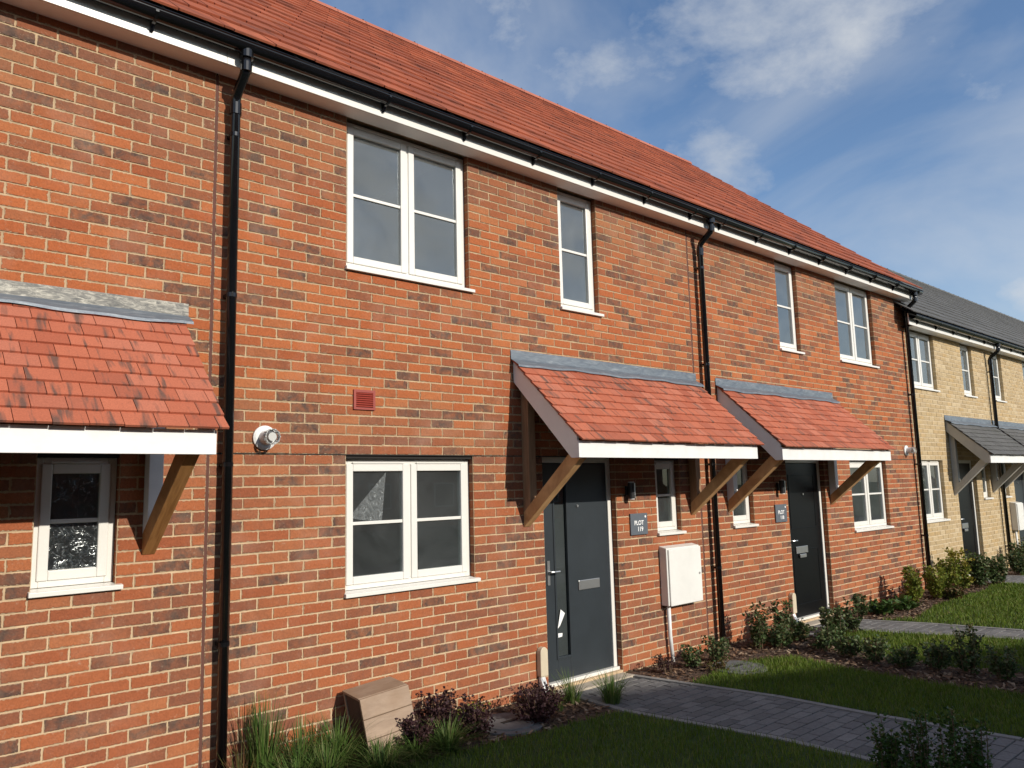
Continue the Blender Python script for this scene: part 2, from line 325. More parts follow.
# ------------------------------------------------------------------ brickwork
def brick_wall(parent,x0,x1,zlo,zhi,openings,bm,mm,recess=.07,name='front_wall'):
    """stretcher bond of single bricks in front of a mortar bed, openings cut out course by course"""
    mb=MB(); n0=round(zlo/.075); n1=round(zhi/.075)
    for n in range(n0,n1):
        za=n*.075; zb=za+.075; zc=(za+zb)/2
        ph=.1175 if (n%2)!=0 else .005           # course below the string line is n=-1
        spans=[(x0,x1,0,0)]
        for (a,b,c,d) in openings:
            if c-.01<zc<d+.01:
                new=[]
                for (p,q,l,r) in spans:
                    if a>p and b<q: new+=[(p,a,l,1),(b,q,1,r)]
                    else: new.append((p,q,l,r))
                spans=new
        for (p,q,l,r) in spans:
            k=math.floor((p-ph)/.225); P0=p+(.0 if l else .006); Q0=q-(.0 if r else .006); lst=[]
            while ph+k*.225<q:
                j=ph+k*.225; a=max(j+.005,P0); b=min(j+.220,Q0); k+=1
                if b-a>.001: lst.append([a,b])
            if not lst: continue
            lst[0][0]=P0; lst[-1][1]=Q0
            if len(lst)>1 and lst[0][1]-lst[0][0]<.045: lst[1][0]=P0; lst.pop(0)
            if len(lst)>1 and lst[-1][1]-lst[-1][0]<.045: lst[-2][1]=Q0; lst.pop()
            for a,b in lst:
                f=-.0045+R.uniform(-.0012,.0015); bk=.02
                ya=recess if (l and a<p+.002) else bk; yb=recess if (r and b>q-.002) else bk
                J=lambda:R.uniform(-.0016,.0016)
                z0=za+.0052+J()*.6; z1=zb-.0052+J()*.6
                A=(a+J(),f,z0+J()); B=(b+J(),f+J()*.5,z0+J()); C=(b+J(),f+J()*.5,z1+J()); D=(a+J(),f,z1+J())
                if l and a<p+.002: A=(a,f,A[2]); D=(a,f,D[2])
                if r and b>q-.002: B=(b,f,B[2]); C=(b,f,C[2])
                mb.add([A,B,C,D,(A[0],ya,A[2]),(B[0],yb,B[2]),(C[0],yb,C[2]),(D[0],ya,D[2])],
                       [(0,1,2,3),(0,4,5,1),(1,5,6,2),(2,6,7,3),(3,7,4,0)])
    w=mb.build(name,bm,parent); me=w.data
    u1=[];u2=[]
    for i in range(0,len(mb.v),8):
        A,B,D=mb.v[i],mb.v[i+1],mb.v[i+3]; ww=B[0]-A[0]; hh=D[2]-A[2]
        u1+=[0,0,ww,0,ww,hh,0,hh]+[.05]*32; u2+=[ww,hh,0,hh,0,0,ww,0]+[.05]*32
    for nm,u in (('edge_a',u1),('edge_b',u2)): me.uv_layers.new(name=nm).data.foreach_set('uv',u)
    # mortar bed
    xs=sorted({x0,x1}|{o[0]+.004 for o in openings}|{o[1]-.004 for o in openings}); zs=sorted({n0*.075,n1*.075}|{o[2] for o in openings}|{o[3] for o in openings if o[3]<n1*.075})
    mo=MB()
    for i in range(len(xs)-1):
        for j in range(len(zs)-1):
            cx=(xs[i]+xs[i+1])/2; cz=(zs[j]+zs[j+1])/2
            if any(a<cx<b and c<cz<d for a,b,c,d in openings): continue
            mo.add([(xs[i],0,zs[j]),(xs[i+1],0,zs[j]),(xs[i+1],0,zs[j+1]),(xs[i],0,zs[j+1])],[(0,1,2,3)])
    for (a,b,c,d) in openings:
        d2=min(d,n1*.075)
        mo.add([(a-.004,0,c),(a-.004,recess+.06,c),(a-.004,recess+.06,d2),(a-.004,0,d2)],[(0,1,2,3)])
        mo.add([(b+.004,0,c),(b+.004,recess+.06,c),(b+.004,recess+.06,d2),(b+.004,0,d2)],[(0,3,2,1)])
        mo.add([(a,0,c),(b,0,c),(b,recess+.06,c),(a,recess+.06,c)],[(0,1,2,3)])
        mo.add([(a,0,d2-.001),(b,0,d2-.001),(b,recess+.06,d2-.001),(a,recess+.06,d2-.001)],[(0,3,2,1)])
    mo.build('mortar',mm,w)
    return w

def window(parent,x0,x1,z0,z1,ncase,rec=.06,glass=None,lintel=True,bar=.5,depth_room=2.4,film=None,bright=False):
    """upvc casement: outer frame, sashes with glazing bars, panes, stub sill"""
    glass=glass or ('glass_low' if z0<.5 else 'glass')
    sb=.045                                    # sill height at the foot of the opening
    f=MB(); ft=.05; y0=rec-.0; y1=rec+.06; top=z1-(.028 if lintel else 0.0); bot=z0+sb
    f.box(x0+.002,x0+ft,y0,y1,bot,top).box(x1-ft,x1-.002,y0,y1,bot,top).box(x0+ft,x1-ft,y0,y1,top-ft,top).box(x0+ft,x1-ft,y0,y1,bot,bot+ft)
    if lintel: pass
    w_=(x1-x0-2*ft)
    cells=[]
    if ncase==2:
        xm=(x0+x1)/2; f.box(xm-.022,xm+.022,y0,y1,bot+ft,top-ft); cells=[(x0+ft,xm-.022),(xm+.022,x1-ft)]
    else: cells=[(x0+ft,x1-ft)]
    fr=f.build('window',M['white'],parent,.004)
    for (a,b) in cells:
        s=MB(); st=.058; ya=rec-.012; yb=rec+.045; a2=a-.012; b2=b+.012; c2=bot+ft-.012; d2=top-ft+.012
        s.box(a2,a2+st,ya,yb,c2,d2).box(b2-st,b2,ya,yb,c2,d2).box(a2+st,b2-st,ya,yb,d2-st,d2).box(a2+st,b2-st,ya,yb,c2,c2+st)
        s.build('sash',M['white'],fr,.006)
        g=MB(); g.box(a2+st-.004,b2-st+.004,rec+.012,rec+.018,c2+st-.004,d2-st+.004); g.build('pane',M[glass],fr)
        zb=c2+st+(d2-c2-2*st)*bar
        MB().box(a2+st,b2-st,rec-.002,rec+.011,zb-.0125,zb+.0125).build('glazing_bar',M['white'],fr,.003)
        # trickle vent cover
        MB().box(a2+.05,b2-.05,ya-.008,ya-.0005,d2+.001,d2+.014).build('trickle_vent',M['white'],fr,.002)
    sl=MB(); sl.prismx([(-.035,z0+.003),(-.035,z0+.03),(rec-.001,z0+sb-.001),(rec-.001,z0+.003)],x0-.010,x1+.035)
    sl.build('sill',M['white'],fr,.003)
    if film: 
        fm=MB(); fm.add([(x,rec+.009+dy,z) for x,z,dy in film],[(0,1,2,3)]); fm.build('protective_film',M['film'],fr)
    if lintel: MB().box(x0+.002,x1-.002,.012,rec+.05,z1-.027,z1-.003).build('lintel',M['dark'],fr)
    return fr
def room(parent,x0,x1,z0,z1,y0=.124,y1=3.2,pad=.5):
    X0=x0-pad; X1=x1+pad
    fl=z0-.85 if z0>-1.2 else z0; 
    m=MB()
    m.add([(X0,y1,fl),(X1,y1,fl),(X1,y1,z1+.25),(X0,y1,z1+.25)],[(0,1,2,3)])
    m.add([(X0,y0,fl),(X0,y1,fl),(X0,y1,z1+.25),(X0,y0,z1+.25)],[(0,1,2,3)])
    m.add([(X1,y0,fl),(X1,y1,fl),(X1,y1,z1+.25),(X1,y0,z1+.25)],[(0,3,2,1)])
    m.add([(X0,y0,z1+.25),(X1,y0,z1+.25),(X1,y1,z1+.25),(X0,y1,z1+.25)],[(0,3,2,1)])
    # wall around the window, inside face
    for a,b,c,d in ((X0,x0,fl,z1+.25),(x1,X1,fl,z1+.25),(x0,x1,fl,z0+.02),(x0,x1,z1-.01,z1+.25)):
        m.add([(a,y0,c),(b,y0,c),(b,y0,d),(a,y0,d)],[(0,1,2,3)])
    r=m.build('room',M['room'],parent)
    MB().add([(X0,y0,fl+.001),(X1,y0,fl+.001),(X1,y1,fl+.001),(X0,y1,fl+.001)],[(0,1,2,3)]).build('floor',M['carpet'],r)

def door(parent,x0,x1,zb,zt,leafmat,strip,rec=.065,label=None,handle_left=True,black=False):
    f=MB(); ft=.055; y0=rec; y1=rec+.07
    f.box(x0+.003,x0+ft,y0,y1,zb+.03,zt).box(x1-ft,x1-.003,y0,y1,zb+.03,zt).box(x0+ft,x1-ft,y0,y1,zt-ft,zt)
    fr=f.build('door',M['white'],parent,.004)
    if label: fr['label']=label
    MB().box(x0+.002,x1-.002,rec-.03,rec+.07,zb,zb+.03).build('threshold',M['white'],fr,.003)
    a=x0+ft+.004; b=x1-ft-.004; c=zb+.034; d=zt-ft-.004; ya=rec+.012; yb=rec+.056
    lf=MB()
    if strip:
        s0,s1=a+.155,a+.315; g0,g1=c+.20,d-.13
        lf.box(a,s0,ya,yb,c,d).box(s1,b,ya,yb,c,d).box(s0,s1,ya,yb,c,g0).box(s0,s1,ya,yb,g1,d)
        lf.build('door_leaf',leafmat,fr,.003)
        e=MB(); t=.02
        e.box(s0-t,s0,ya-.008,ya-.0005,g0-t,g1+t).box(s1,s1+t,ya-.008,ya-.0005,g0-t,g1+t).box(s0,s1,ya-.008,ya-.0005,g0-t,g0).box(s0,s1,ya-.008,ya-.0005,g1,g1+t)
        e.build('glazing_bead',leafmat,fr,.002)
        MB().box(s0,s1,ya+.015,ya+.02,g0,g1).build('pane',M['glass_dark'],fr)
        MB().box(s0,s1,ya+.028,ya+.034,g0,g1).build('inner_blind',M['blind'],fr)
        MB().add([(s0+.015,ya+.012,g0+.25),(s0+.06,ya+.012,g0+.42),(s0+.115,ya+.012,g0+.38),(s0+.05,ya+.012,g0+.28)],[(0,3,2,1)]).build('torn_sticker',M['paper'],fr)
        MB().add([(s0+.005,ya+.012,g0+.17),(s0+.015,ya+.012,g0+.21),(s0+.075,ya+.012,g0+.205),(s0+.07,ya+.012,g0+.175)],[(0,3,2,1)]).build('torn_sticker',M['paper'],fr)
        lx0,lx1=s1+.135,s1+.43
    else:
        lf.box(a,b,ya,yb,c,d).build('door_leaf',leafmat,fr,.003); lx0,lx1=a+.2,a+.5
        for (p,q) in ((c+.15,c+.85),(c+1.12,d-.15)):
            e=MB(); t=.012
            e.box(a+.12,b-.12,ya-.005,ya-.0005,p,p+t).box(a+.12,b-.12,ya-.005,ya-.0005,q-t,q).box(a+.12,a+.12+t,ya-.005,ya-.0005,p+t,q-t).box(b-.12-t,b-.12,ya-.005,ya-.0005,p+t,q-t)
            e.build('panel_moulding',leafmat,fr,.002)
    lz=-1.22 if strip else -1.19
    lp=MB(); lp.box(lx0,lx1,ya-.012,ya-.0005,lz-.045,lz+.045); lp.build('letter_plate',M['steel'],fr,.004)
    if not strip: MB().box(lx0+.06,lx1-.08,ya-.03,ya-.0135,lz-.10,lz-.055).build('letter_flap',M['steel'],fr,.004)
    h=MB(); hx=a+.055; hz=-1.06; h.box(hx-.016,hx+.016,ya-.010,ya-.0005,hz-.12,hz+.10); h.tube([(hx,ya-.011,hz),(hx,ya-.055,hz),(hx+.015,ya-.06,hz),(hx+.095,ya-.06,hz)],.010,8)
    h.build('handle',M['steel'],fr,smooth=False)
    MB().tube([((a+b)/2+.02,ya-.0005,-.47),((a+b)/2+.02,ya-.012,-.47)],.013,10).build('spyhole',M['steel'],fr)
    MB().box(x0+.01,x1-.01,yb+.13,yb+.14,zb,zt).build('hall_panel',M['dark'],fr)
    return fr

def tiles(mb,x0,x1,ye,ze,yr,zr,gauge,width,t,rnd=.0,stagger=.5,overhang=0,jx=.0,gap=.0015):
    L=math.hypot(yr-ye,zr-ze); n=max(1,round(L/gauge)); g=L/n; uy,uz=(yr-ye)/L,(zr-ze)/L; ny,nz=-uz,uy
    if nz<0: ny,nz=-ny,-nz
    P=lambda x,s,h:(x,ye+uy*s+ny*h,ze+uz*s+nz*h)
    for i in range(n):
        off=(i%2)*stagger*width; x=x0-off
        while x<x1-.004:
            a=max(x,x0)+gap/2; b=min(x+width,x1)-gap/2; x+=width
            if b-a<.015: continue
            s0=i*g+R.uniform(-rnd,rnd); s1=min(i*g+g*1.12,L); h0=t*2+R.uniform(0,rnd*.6); h1=t
            a+=R.uniform(-jx,jx) if a<=x0+gap else 0
            v=[P(a,s0,h0-t),P(b,s0,h0-t),P(b,s1,0),P(a,s1,0),P(a,s0,h0),P(b,s0,h0),P(b,s1,h1),P(a,s1,h1)]
            mb.add(v,[(0,3,2,1),(4,5,6,7),(0,1,5,4),(1,2,6,5),(2,3,7,6),(3,0,4,7)])
    return mb

def main_roof(parent,x0,x1,ye,ze,yr,zr,tmat,ridgemat,vergeR=False,vergeL=False,yback=None):
    mb=MB(); tiles(mb,x0,x1,ye,ze,yr,zr,.345,.30,.015,.007,.5,gap=.007)
    yb=2*yr-ye
    tiles(mb,x0,x1,yb,ze,yr,zr,.345,.30,.017,.0,.5)
    r=mb.build('roof',tmat,parent)
    u=MB(); u.prismx([(ye+.03,ze-.03),(yr,zr-.01),(yb-.03,ze-.03),(yr,zr-.10)],x0+.01,x1-.01); u.build('roof_underlay',M['dark'],r)
    rg=MB(); n=round((x1-x0)/.45); w=(x1-x0)/n
    for k in range(n):
        a=x0+k*w+.003; b=a+w-.006; m=9; vs=[];
        for xx in (a,b):
            for q in range(m):
                t=math.pi*q/(m-1); 
                for rr in (.10,.085): vs.append((xx,yr-math.cos(t)*rr,zr-.045+math.sin(t)*rr*.9))
        fs=[]
        for q in range(m-1):
            i=q*2; j=i+2; o=m*2
            fs+= [(i,o+i,o+j,j),(i+1,j+1,o+j+1,o+i+1),(i,j,j+1,i+1),(o+i,o+i+1,o+j+1,o+j)]
        rg.add(vs,fs)
    rg.build('ridge_tile_row',ridgemat,r)
    cl=MB()
    for k in range(n): 
        xx=x0+k*w; cl.box(xx-.012,xx+.012,yr-.02,yr+.02,zr+.04,zr+.068)
    cl.build('ridge_clip_row',M['dark'],r)
    return r

def eaves(parent,x0,x1,zs,yf=-.165,brk=.82,ph=.3,endR=False,sx=None):
    fa=MB(); fa.box(x0,x1,yf-.02,yf,zs,zs+.19); fo=fa.build('fascia',M['white'],parent,.003)
    MB().box(sx or x0,x1,yf+.001,-.006,zs+.004,zs+.014).build('soffit',M['soffit'],parent)
    # half round gutter
    g=MB(); yc=yf-.02-.062; zc=zs+.148; n=14; vs=[]
    for xx in (x0,x1+(.05 if endR else 0)):
        for q in range(n+1):
            t=math.pi*q/n
            for rr in (.063,.057): vs.append((xx,yc-math.cos(t)*rr,zc-math.sin(t)*rr*1.05))
    fs=[]; o=(n+1)*2
    for q in range(n):
        i=q*2; j=i+2
        fs+=[(i,j,o+j,o+i),(i+1,o+i+1,o+j+1,j+1)]
    fs+=[(0,o,o+1,1),(n*2,n*2+1,o+n*2+1,o+n*2)]
    if endR: fs.append(tuple(o+q*2 for q in range(n+1)))
    g.add(vs,fs); go=g.build('gutter',M['black'],parent)
    for p in go.data.polygons: p.use_smooth=True
    lip=MB(); lip.tube([(x0,yc-.063,zc),(x1+(.05 if endR else 0),yc-.063,zc)],.006,8); lip.build('gutter_lip',M['black'],go)
    x=x0+ph
    while x<x1:
        b=MB(); b.prismx([(yf-.0205,zc+.0),(yf-.0205,zc-.11),(yf-.032,zc-.115),(yf-.06,zc-.075),(yc-.03,zc-.066),(yc-.062,zc-.03),(yc-.0625,zc-.016),(yc-.059,zc-.018),(yc-.052,zc-.03),(yc,zc-.059),(yf-.035,zc-.02)],x-.010,x+.010)
        b.build('gutter_bracket',M['black'],go); x+=brk
    un=MB()
    x=x0+1.6
    while x<x1: un.tube([(x-.03,yc,zc-.006),(x+.03,yc,zc-.006)],.066,14); x+=4
    return fo
def downpipe(parent,x,zs,xw=None):
    yf=-.165; yc=yf-.082; zc=zs+.148; 
    p=MB(); pts=[(x,yc,zc-.05),(x,yc,zs-.02),(x,yc+.012,zs-.05),(x,-.095,zs-.16),(x,-.078,zs-.20),(x,-.078,-2.08)]
    p.tube(pts,.034,16); po=p.build('downpipe',M['black'],parent,smooth=True)
    for z in (zs-.02,): MB().tube([(x,yc,z-.03),(x,yc,z+.035)],.040,16).build('pipe_collar',M['black'],po)
    MB().tube([(x,-.078,zs-.30),(x,-.078,zs-.215)],.041,16).build('pipe_collar',M['black'],po)
    MB().tube([(x,yc,zc-.10),(x,yc,zc-.03)],.048,16).build('gutter_outlet',M['black'],po)
    z=zs-.45; k=0
    while z>-1.9:
        MB().tube([(x,-.078,z-.014),(x,-.078,z+.014)],.0365,16).box(x-.03,x+.03,-.045,-.006,z-.012,z+.012).build('pipe_clip',M['black'],po); z-=1.15

def canopy(parent,xl,xr,d,ztop,zbot,tmat,post,brace,label=None,weathered=False,braces=None,rake='rake',gauge=.118,tw=.165):
    """lean-to porch roof: xl..xr at the wall; the fascia is set in by 5 cm"""
    ye=-d-.06; ze=zbot+.15; mb=MB(); tiles(mb,xl+.015,xr-.06,ye,ze-.02,-.005,ztop-.10,gauge,tw,.014,.004,.5,jx=.004,gap=.0035)
    c=mb.build('porch_canopy',tmat,parent)
    if label: c['label']=label
    sl=(ztop-.10-(ze-.02))/(-.005-ye)
    U=lambda y:(ze-.02)+sl*(y-ye)          # underside line of the tiles
    MB().prismx([(ye+.03,U(ye+.03)-.006),(-.006,U(-.006)-.006),(-.006,U(-.006)-.035),(ye+.07,U(ye+.07)-.035)],xl+.05,xr-.12).build('roof_boarding',M['timber_dull'],c)
    fx0,fx1=xl+.03,xr-.11
    MB().box(fx0,fx1,-d-.02,-d,zbot,zbot+.137).build('fascia_board',M['white_wood'],c,.002)
    for xx in (fx0+.002,fx1-.022):
        MB().prismx([(-d+.001,U(-d)-.008),(-d+.001,zbot),(-d+.07,zbot),(-.007,U(0)-.20),(-.007,U(0)-.01)],xx,xx+.02).build('rake_board',M[rake],c)
    if not braces: braces=[xl+.09,xr-.25]
    for bx in braces:
        MB().prismx([(-.007,-.60),(-.1,-.50),(-.1,U(-.1)-.04),(-.007,U(0)-.04)],bx,bx+.085).build('wall_post',M[post],c,.003)
        MB().prismx([(-.008,-.63),(-.008,-.50),(-d+.13,.035),(-d+.02,.035),(-d+.02,-.03)],bx-.001,bx+.078).build('brace',M[brace],c,.004)
    # lead flashing: upstand against the wall and apron dressed over the tiles
    fl=MB(); n=40; w=xr-xl-.02
    for k in range(n):
        a=xl+w*k/n; b=xl+w*(k+1)/n
        j=lambda q:.004*math.sin(q*7.1)+.003*math.sin(q*17.3)
        fl.add([(a,-.012,ztop),(b,-.012,ztop),(b,-.014+j(b)*.5,ztop-.085),(a,-.014+j(a)*.5,ztop-.085)],[(0,3,2,1)])
    fo=fl.build('flashing',M['lead_old' if weathered else 'lead'],c)
    ap=MB()
    for k in range(n):
        a=xl+w*k/n; b=xl+w*(k+1)/n
        j=lambda q:.006*math.sin(q*5.3+1)+.004*math.sin(q*13.7)
        ap.add([(a,-.014,ztop-.084),(b,-.014,ztop-.084),(b,-.115,U(-.115)+.062+j(b)),(a,-.115,U(-.115)+.062+j(a)),(b,-.118,U(-.115)+.044+j(b)),(a,-.118,U(-.115)+.044+j(a))],[(0,3,2,1),(3,5,4,2)])
    ap.build('apron_flashing',M['lead'],c)
    return c

def shell(parent,x0,x1,ztop,m,yb=8.4,left=False,right=False,zr=None,yr=4.2):
    """gable ends, back wall"""
    b=MB()
    b.add([(x0,yb,-2.3),(x1,yb,-2.3),(x1,yb,ztop),(x0,yb,ztop)],[(0,3,2,1)])
    for on,x in ((left,x0),(right,x1)):
        if on: b.prismx([(.02,-2.3),(.02,ztop),(yr,zr),(yb-.01,ztop),(yb-.01,-2.3)],x-.02 if x==x1 else x,x if x==x1 else x+.02)
    b.build('rear_wall',m,parent)

ZS=2.674
# ---------------- house at the left edge
H1=thing('brick_house','red brick house at the left edge of the photo with weathered porch flashing','house',(-4,0,GZ),'houses of the terrace')
op=[(-2.01,-1.56,-.825,0),(-3.75,-2.73,-2.07,0),(-6.2,-5.0,-1.05,0),(-6.2,-5.0,1.425,2.7),(-3.6,-3.03,1.425,2.7)]
brick_wall(H1,-6.9,-1.031,-2.25,2.7,op,'red_brick','mortar')
window(H1,-2.01,-1.56,-.825,0,1,glass='glass_film')
window(H1,-6.2,-5.0,-1.05,0,2); window(H1,-6.2,-5.0,1.425,ZS,2,lintel=False); window(H1,-3.6,-3.03,1.425,ZS,1,lintel=False)
door(H1,-3.75,-2.73,-2.07,0,M['door_grey'],True)
for a in ((-2.01,-1.56,-.825,0),(-6.2,-5,-1.05,0),(-6.2,-5,1.425,ZS),(-3.6,-3.03,1.425,ZS)): room(H1,*a)
canopy(H1,-4.1,-1.162,.77,.99,-.045,'ctile','white_wood','timber',label='porch canopy with weathered pale flashing',weathered=True,braces=[-4.0,-1.42])
main_roof(H1,-7.1,-1.03,-.285,2.848,4.2,6.60,'roof','ridge')
eaves(H1,-7.0,-1.03,ZS,ph=.55)
shell(H1,-6.9,-1.03,2.8,M['red_wall'],left=True,zr=6.5)
# ---------------- middle house, plot 119
H2=thing('brick_house','red brick middle house of the terrace with dark grey door beside the four-pane window','house',(1.75,0,GZ),'houses of the terrace')
op=[(0,1.2275,-1.05,0),(0,1.2275,1.425,2.7),(2.36,2.925,1.425,2.7),(2.04,3.06,-2.07,0),(3.70,4.13,-.825,0)]
brick_wall(H2,-1.021,4.495,-2.25,2.7,op,'red_brick','mortar')
window(H2,0,1.2275,-1.05,0,2,film=[(.07,-.47,.0),(.40,-.13,0),(.36,-.52,.001),(.22,-.50,.0)])
window(H2,0,1.2275,1.425,ZS,2,lintel=False)
window(H2,2.36,2.925,1.425,ZS,1,lintel=False)
window(H2,3.70,4.13,-.825,0,1)
door(H2,2.04,3.06,-2.07,0,M['door_grey'],True)
for a in ((0,1.2275,-1.05,0),(0,1.2275,1.425,ZS),(2.36,2.925,1.425,ZS),(3.70,4.13,-.825,0)): room(H2,*a,pad=.25)
canopy(H2,1.68,4.55,.77,.965,-.045,'ctile','timber_dull','timber_light',braces=[1.79,4.30])
main_roof(H2,-1.03,4.51,-.285,2.848,4.2,6.60,'roof','ridge')
eaves(H2,-1.03,4.51,ZS,ph=1.25)
downpipe(H2,-.922,ZS)
MB().box(-1.036,-1.016,-.0030,.01,-2.2,2.67).build('joint_sealant',M['sealant'],H2)
shell(H2,-1.018,4.495,2.8,M['red_wall'])
MB().box(-1.018,4.495,-.0062,.004,-.004,.004).build('string_line',M['dark'],H2)
MB().box(-6.9,-1.035,-.0062,.004,-.004,.004).build('string_line',M['dark'],H1)
# ---------------- right hand red house
H3=thing('brick_house','red brick end house with black front door, next to the yellow brick houses','house',(7.5,0,GZ),'houses of the terrace')
op=[(5.13,5.60,-.825,0),(6.41,7.44,-2.07,0),(8.22,9.45,-1.05,0),(6.49,7.06,1.425,2.7),(8.2,9.43,1.425,2.7)]
brick_wall(H3,4.512,10.63,-2.25,2.7,op,'red_brick','mortar')
window(H3,5.13,5.60,-.825,0,1); window(H3,8.22,9.45,-1.05,0,2); window(H3,6.49,7.06,1.425,ZS,1,lintel=False); window(H3,8.2,9.43,1.425,ZS,2,lintel=False)
door(H3,6.41,7.44,-2.07,0,M['door_black'],False,label='black front door')
for a in ((5.13,5.60,-.825,0),(8.22,9.45,-1.05,0),(6.49,7.06,1.425,ZS),(8.2,9.43,1.425,ZS)): room(H3,*a,pad=.25)
canopy(H3,4.92,7.86,.77,.945,-.055,'ctile','white_wood','timber_light',braces=[5.03,7.55])
main_roof(H3,4.51,10.78,-.285,2.848,4.2,6.60,'roof','ridge')
eaves(H3,4.51,10.74,ZS,ph=.4,endR=True)
downpipe(H3,4.66,ZS); downpipe(H3,10.56,ZS)
for x in (4.500,): MB().box(x-.008,x+.014,-.0030,.01,-2.2,2.67).build('joint_sealant',M['sealant'],H3)
MB().box(4.512,10.63,-.0062,.004,-.004,.004).build('string_line',M['dark'],H3)
shell(H3,4.512,10.63,2.8,M['red_wall'],right=True,zr=6.5)
MB().prismx([(-.185,2.674),(-.185,2.86),(4.2,6.56),(4.2,6.38),(.0,2.674)],10.70,10.72).build('bargeboard',M['white'],H3)
# ---------------- yellow brick houses
YS=2.225
Y1=thing('brick_house','yellow brick house next to the red terrace with grey roof','house',(12.6,0,GZ),'yellow brick houses')
op=[(10.76,11.88,1.2,2.3),(13.2,13.80,1.2,2.3),(10.76,11.78,-1.05,0),(12.37,13.39,-2.07,0),(13.68,14.10,-.75,0)]
brick_wall(Y1,10.635,14.50,-2.25,2.25,op,'buff_brick','mortar_buff')
window(Y1,10.76,11.88,1.2,YS,2,lintel=False); window(Y1,13.2,13.80,1.2,YS,1,lintel=False); window(Y1,10.76,11.78,-1.05,0,2,lintel=False); window(Y1,13.68,14.10,-.75,0,1,lintel=False)
door(Y1,12.37,13.39,-2.07,0,M['door_black'],False)
for a in ((10.76,11.88,1.2,YS),(13.2,13.80,1.2,YS),(10.76,11.78,-1.05,0),(13.68,14.10,-.75,0)): room(Y1,*a,pad=.12)
canopy(Y1,12.05,14.53,.65,.80,-.075,'slate','grey_timber','grey_timber',braces=[12.17,14.2],rake='grey_timber')
main_roof(Y1,10.30,14.5,-.285,YS+.175,4.2,5.90,'slate','slate')
eaves(Y1,10.40,14.5,YS,sx=10.64)
shell(Y1,10.64,14.5,2.3,M['buff_wall'],left=False,zr=5.8)
MB().box(10.635,14.5,-.0062,.004,-.004,.004).build('string_line',M['mortar_buff'],Y1)
Y2=thing('brick_house','yellow brick house at the right edge of the photo with dark grey door','house',(16.6,0,GZ),'yellow brick houses')
op=[(14.95,15.55,1.2,2.3),(17.0,18.2,1.2,2.3),(14.80,15.22,-.75,0),(15.55,16.57,-2.07,0),(17.2,18.3,-1.05,0)]
brick_wall(Y2,14.512,18.9,-2.25,2.25,op,'buff_brick','mortar_buff')
window(Y2,14.95,15.55,1.2,YS,1,lintel=False); window(Y2,17.0,18.2,1.2,YS,2,lintel=False); window(Y2,14.80,15.22,-.75,0,1,lintel=False); window(Y2,17.2,18.3,-1.05,0,2,lintel=False)
door(Y2,15.55,16.57,-2.07,0,M['door_grey'],False)
for a in ((14.95,15.55,1.2,YS),(17.0,18.2,1.2,YS),(14.80,15.22,-.75,0),(17.2,18.3,-1.05,0)): room(Y2,*a,pad=.12)
canopy(Y2,14.60,17.0,.65,.80,-.075,'slate','grey_timber','grey_timber',rake='grey_timber')
main_roof(Y2,14.5,46.0,-.285,YS+.175,4.2,5.90,'slate','slate')
eaves(Y2,14.5,45.8,YS)
downpipe(Y2,14.60,YS)
MB().box(18.9,45.8,0,.02,-2.3,2.3).build('front_wall',M['buff_wall'],Y2)
shell(Y2,14.5,45.8,2.3,M['buff_wall'],right=True,zr=5.8)
MB().box(14.512,18.9,-.0062,.004,-.004,.004).build('string_line',M['mortar_buff'],Y2)

# ------------------------------------------------------------------ fittings on the walls
def flue(x,z,label):
    t=thing('boiler_flue',label,'flue',(x,0,z),'boiler flues')
    m=MB(); m.tube([(x,-.007,z),(x,-.02,z),(x,-.028,z)],[.085,.085,.07],24); m.build('wall_collar',M['pvc'],t,smooth=False)
    m=MB(); m.tube([(x,-.02,z),(x,-.10,z)],.05,20,cap=False); m.tube([(x,-.03,z),(x,-.095,z)],.044,20); m.build('outer_tube',M['pvc'],t)
    c=MB()
    for k in range(10):
        a=2*math.pi*k/10; c.tube([(x+.05*math.cos(a),-.10,z+.05*math.sin(a)),(x+.052*math.cos(a),-.15,z+.052*math.sin(a))],.004,6)
    for yy in (-.115,-.13,-.145): c.tube([(x+.052*math.cos(2*math.pi*q/16),yy,z+.052*math.sin(2*math.pi*q/16)) for q in range(17)],.003,6)
    c.build('terminal_guard',M['metal'],t)
    MB().tube([(x,-.08,z),(x,-.14,z)],.030,16,).build('inner_tube',M['metal'],t)
flue(-.64,.112,'round white flue outlet beside the leftmost black downpipe')
flue(10.25,.145,'round white flue outlet beside the downpipe at the end of the red terrace')
t=thing('air_vent','small terracotta louvred air vent set in the brickwork above the ground floor window','vent',(.16,0,.42))
MB().box(.062,.082,-.018,-.007,.345,.498).box(.232,.252,-.018,-.007,.345,.498).box(.082,.232,-.018,-.007,.478,.498).box(.082,.232,-.018,-.007,.345,.362).build('frame',M['vent'],t)
for k in range(7):
    z=.366+k*.0165; MB().prismx([(-.018,z),(-.007,z+.012),(-.007,z+.017),(-.020,z+.004)],.082,.232).build('louvre',M['vent'],t)
MB().box(.082,.232,-.0075,-.0066,.362,.478).build('backing',M['dark'],t)
def lamp(x,z,label):
    t=thing('wall_lamp',label,'lamp',(x,0,z),'wall lamps beside front doors')
    MB().box(x-.025,x+.025,-.03,-.006,z-.045,z+.045).build('back_plate',M['lampblack'],t,.003)
    MB().tube([(x,-.07,z-.08),(x,-.07,z+.08)],.034,18).build('body',M['lampblack'],t)
    MB().tube([(x,-.07,z-.088),(x,-.07,z-.081)],.030,18).build('lens',M['pvc'],t)
    MB().tube([(x,-.07,z+.081),(x,-.07,z+.088)],.030,18).build('lens',M['pvc'],t)
    MB().box(x+.008,x+.020,-.1055,-.098,z-.075,z+.075).build('trim_strip',M['steel'],t)
